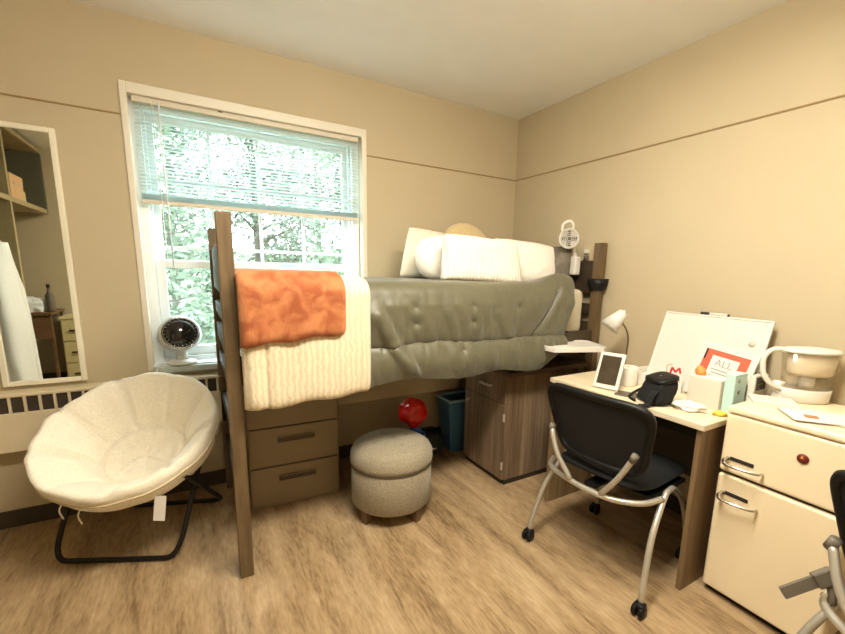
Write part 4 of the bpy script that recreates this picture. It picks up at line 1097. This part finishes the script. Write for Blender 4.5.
# smart display
sd = thing('smart_display', 'white framed tablet display with a dark screen standing on the desk', 'tablet', (-.535, -1.43, EZ), 0); sd.scale = (1.12, 1.12, 1.12)
Md = frame_M((0, 0, .006), (.28, -.96, 0), (.42, .12, 1))
if (Md.to_3x3() @ Vector((0, 0, 1))).x > 0: Md = Md @ Matrix.Scale(-1, 4, (0, 0, 1))
def sdx(n, x0, x1, y0, y1, z0, z1, m, bev=0): return box(n, x0, x1, y0, y1, z0, z1, m, sd, bev, Md)
sdx('bezel', -.058, .058, 0, .172, -.012, 0, M_WHITEPL, .004)
sdx('screen', -.044, .044, .020, .156, -.001, .001, M_SCREEN)
bm = bmesh.new(); add_prism(bm, [(0.0, 0), (.085, 0), (.075, .012), (.035, .085)], 1, -.035, .035, Matrix.Rotation(R_(16), 4, 'Z') @ Matrix.Translation((.012, 0, 0))); bm_obj('stand', bm, M_WHITEPL, sd)
# candle jar / roll
cj = thing('paper_roll', 'white paper roll standing behind the tablet display', 'paper roll', (-.335, -1.415, EZ))
lathe('roll', [(.020, 0), (.048, 0), (.050, .004), (.050, .096), (.048, .10), (.020, .10), (.020, 0)], M_PAPER, cj, 32)
lathe('core', [(.0185, .002), (.0195, .002), (.0195, .099), (.0185, .099), (.0185, .002)], M_BOXBEIGE, cj, 24)
# white tray box
wt = thing('letter_tray', 'low white letter tray on the desk under the whiteboard', 'tray', (-.225, -1.49, EZ), R_(-4))
bm = bmesh.new()
for a in ((-.06, .06, -.085, .085, 0, .006), (-.06, -.055, -.085, .085, .006, .07), (.055, .06, -.085, .085, .006, .085), (-.055, .055, -.085, -.08, .006, .085), (-.055, .055, .08, .085, .006, .085)): add_box(bm, *a, .0015)
bm_obj('tray', bm, M_WHITEPL, wt)
box('papers', -.05, .05, -.075, .075, .006, .05, M_PAPER, wt, 0)
# phone / pad
ph = thing('phone', 'grey phone lying flat on the desk in front of the tablet display', 'phone', (-.515, -1.545, EZ), R_(22))
box('case', -.036, .036, -.05, .05, 0, .009, M_GREYPL, ph, .004); box('glass', -.033, .033, -.047, .047, .009, .0098, M_SCREEN, ph, 0)
# black camera bag
cbg = thing('camera_pouch', 'black padded camera pouch with hanging strap on the desk edge', 'bag', (-.490, -1.685, EZ), R_(-20)); cbg.scale = (1.12, 1.12, 1.08)
bm = bmesh.new(); bmesh.ops.create_uvsphere(bm, u_segments=28, v_segments=18, radius=1)
for v in bm.verts:
    c = v.co; q = 1/max(1e-3, (abs(c.x)**5+abs(c.y)**5+abs(c.z)**5)**.2); n_ = 1+.06*ns(c.x*3, c.y*3, c.z*3+3)
    v.co = Vector((c.x*q*.046*n_+.020*c.z*q, c.y*q*.062*n_*(1-.12*c.z*q), .055+c.z*q*.055*n_))
bm_obj('pouch', bm, M_BLACKFAB, cbg, True)
bm = bmesh.new(); bmesh.ops.create_uvsphere(bm, u_segments=20, v_segments=12, radius=1)
for v in bm.verts:
    c = v.co; q = 1/max(1e-3, (abs(c.x)**4+abs(c.y)**4+abs(c.z)**4)**.25)
    v.co = Vector((.012+c.x*q*.05, c.y*q*.060, .108+c.z*q*.012+.02*c.x*q*.6))
bm_obj('flap', bm, M_BLACKPL, cbg, True)
def strap(u, v):
    path = catmull([(-.030, -.035, .07), (-.062, -.045, .050), (-.082, -.050, .012), (-.113, -.052, .008), (-.128, -.053, -.03), (-.125, -.052, -.085)], 6)
    i = min(len(path)-2, int(v*(len(path)-1))); f_ = v*(len(path)-1)-i; c = path[i].lerp(path[i+1], f_)
    return c+Vector((0, (u-.5)*.034, 0))
sheet('strap', strap, 3, 30, M_BLACKFAB, cbg, .003)
tube('side_strap', [(.0, .06, .06), (-.03, .085, .03), (-.075, .075, .008), (-.088, .02, .006)], .006, M_BLACKFAB, cbg, 8, smooth_n=6)
lathe('snap', [(0, 0), (.005, 0), (.004, .002), (0, .0025)], M_CHROME, cbg, 12, Matrix.Translation((-.002, -.01, .1215)))

# desk lamp
dl = thing('desk_lamp', 'white gooseneck desk lamp with cone shade at the far end of the desk', 'lamp', (-.17, -1.275, EZ))
lathe('base', [(0, 0), (.055, 0), (.058, .006), (.05, .016), (.02, .022), (0, .022)], M_WHITEPL, dl, 28)
tube('gooseneck', [(0, 0, .02), (.002, -.002, .12), (.002, -.004, .22), (-.012, .006, .275), (-.035, .022, .315)], .0045, mat('neck_bronze', srgb(110, 92, 64), .4, .5, var=.1), dl, 8, smooth_n=7)
sdn = Vector((-.62, .36, -.86)).normalized()
Mh = frame_M((-.030, .020, .372), sdn.orthogonal(), sdn.cross(sdn.orthogonal())) 
if (Mh.to_3x3() @ Vector((0, 0, 1))).dot(sdn) < 0: Mh = Mh @ Matrix.Rotation(PI, 4, 'X')
lathe('shade', [(0, -.004), (.018, -.004), (.026, .004), (.058, .118), (.0565, .118), (.024, .008), (0, .002)], M_WHITEPL, dl, 36, Mh)
lathe('switch', [(0, -.016), (.005, -.015), (.006, -.004), (0, -.004)], M_WHITEPL, dl, 12, Mh)
lathe('bulb', [(0, .02), (.012, .022), (.016, .045), (.022, .07), (.018, .088), (0, .095)], mat('bulb_frost', srgb(240, 236, 226), .4, var=.01), dl, 20, Mh)
tube('power_cord', [(.03, .05, .006), (.06, .10, .03), (.075, .16, .075), (.11, .18, .05), (.13, .19, .006)], .003, mat('brown_cord', srgb(120, 98, 66), .6, var=.05), dl, 6, smooth_n=7)

# ================================================================== seen in the mirror: the far side of the room
cs = thing('open_closet', 'open built-in closet with overhead shelf reflected in the mirror', 'closet', (-3.6, -2.4, 0))
def cbx(n, x0, x1, y0, y1, z0, z1, m=M_CLOSET, bev=.003): return box(n, x0+3.6, x1+3.6, y0+2.4, y1+2.4, z0, z1, m, cs, bev)
cbx('back_panel', -4.198, -4.18, -3.42, -1.55, 0.02, 2.45, M_CLOSETDK)
cbx('shelf', -4.18, -3.6, -3.42, -2.38, 1.84, 1.885); cbx('shelf', -4.18, -3.6, -2.34, -1.57, 1.84, 1.885)
cbx('divider', -4.18, -3.6, -2.38, -2.34, 0, 2.45); cbx('end_panel', -4.18, -3.6, -1.57, -1.53, 0, 2.45); 
cbx('end_panel', -4.18, -3.6, -3.46, -3.42, 1.84, 2.45, M_CLOSETDK); cbx('top_panel', -4.18, -3.6, -3.42, -1.57, 2.45, 2.49)
bm = bmesh.new(); add_tube(bm, [(-.3, .055, 1.58), (-.3, .835, 1.58)], .014, 12); bm_obj('hanging_rail', bm, M_NICKEL, cs)
sb = thing('storage_bin', 'beige fabric bin with two eyelets on the closet shelf in the mirror', 'storage box', (-3.80, -2.78, 1.885))
taper('bin', -.15, .15, -.19, .19, 0, .23, .96, M_BOXBEIGE, sb)
for y in (-.07, .07): lathe('eyelet', [(.010, 0), (.018, .001), (.018, .004), (.010, .004), (.010, 0)], M_NICKEL, sb, 16, Matrix.Translation((.149, y, .16)) @ Matrix.Rotation(PI/2, 4, 'Y'))
sbt = thing('shelf_bottle', 'small cream bottle beside the fabric bin in the mirror', 'bottle', (-3.72, -3.12, 1.885))
lathe('bottle', [(0, 0), (.035, 0), (.037, .01), (.037, .12), (.015, .15), (0, .15)], M_DRESSER, sbt, 20); lathe('cap', [(0, .15), (.016, .15), (.016, .185), (0, .187)], M_WHITEPL, sbt, 16)
# hanging white robe
def robe(u, v):
    a = u*2*PI; z = 1.60-1.22*v
    wy = (.06+.17*min(1, v*3.2))*(1+.15*v); wx = .05+.06*min(1, v*2)
    f = 1+.10*math.sin(a*6+v*3)*v+.06*ns(math.cos(a)*2, math.sin(a)*2, v*4)
    return Vector((wx*math.cos(a)*f, wy*math.sin(a)*f, z-1.7))
rbo = thing('hanging_robe', 'white cotton robe hanging in the closet reflected in the mirror', 'robe', (-3.62, -1.98, 1.58))
sheet('robe', robe, 60, 40, M_COTTON, rbo, .008)
tube('hanger', [(0, -.16, -.13), (0, 0, -.06), (0, .16, -.13), (0, -.16, -.13)], .005, M_NICKEL, rbo, 8)
tube('hanger_hook', [(0, 0, -.06), (0, 0, -.01), (-.15, .0, .02), (-.28, 0, .02), (-.30, 0, .0)], .003, M_NICKEL, rbo, 6, smooth_n=4)
# low cream dresser and brown desk front
ds = thing('dresser', 'cream dresser with dark pulls reflected low in the mirror', 'dresser', (-3.35, -3.47, 0))
box('body', -.20, .20, 0, .40, 0, .74, M_DRESSER, ds, .005); box('top', -.21, .21, -.0, .42, .74, .765, M_DRESSER, ds, .004)
for i in range(3):
    for s in (-1, 1):
        d_ = box('drawer', min(s*.008, s*.19), max(s*.008, s*.19), .40, .415, .04+i*.235, .26+i*.235, M_DRESSER, ds, .003)
        box('pull', s*.1-.03, s*.1+.03, .415, .432, .145+i*.235, .16+i*.235, M_INK, d_, .003)
sd2 = thing('wooden_desk', 'brown wooden desk beside the cream dresser in the mirror', 'desk', (-3.74, -3.45, 0))
box('desktop', -.28, .165, 0, .50, .80, .825, M_BROWNBOX, sd2, .003); box('drawer', -.27, .15, .46, .48, .56, .79, M_BROWNBOX, sd2, .003)
for x in (-.27, .125):
    for y in (.01, .44): box('leg', x, x+.025, y, y+.025, 0, .80, M_BROWNBOX, sd2, .002)
bt1 = thing('dark_bottle', 'dark bottle standing on the brown desk in the mirror', 'bottle', (-3.60, -3.06, .825))
lathe('bottle', [(0, 0), (.035, 0), (.037, .01), (.037, .16), (.014, .21), (.014, .25), (0, .25)], M_GREYPL, bt1, 20); lathe('cap', [(0, .25), (.016, .25), (.016, .285), (0, .285)], M_INK, bt1, 16)
tag(blob('white_cloth_bundle', .10, .09, .09, M_COTTON, .4, 2, (-3.74, -3.10, .825)), 'bundled white cloth on the brown desk in the mirror', 'cloth')
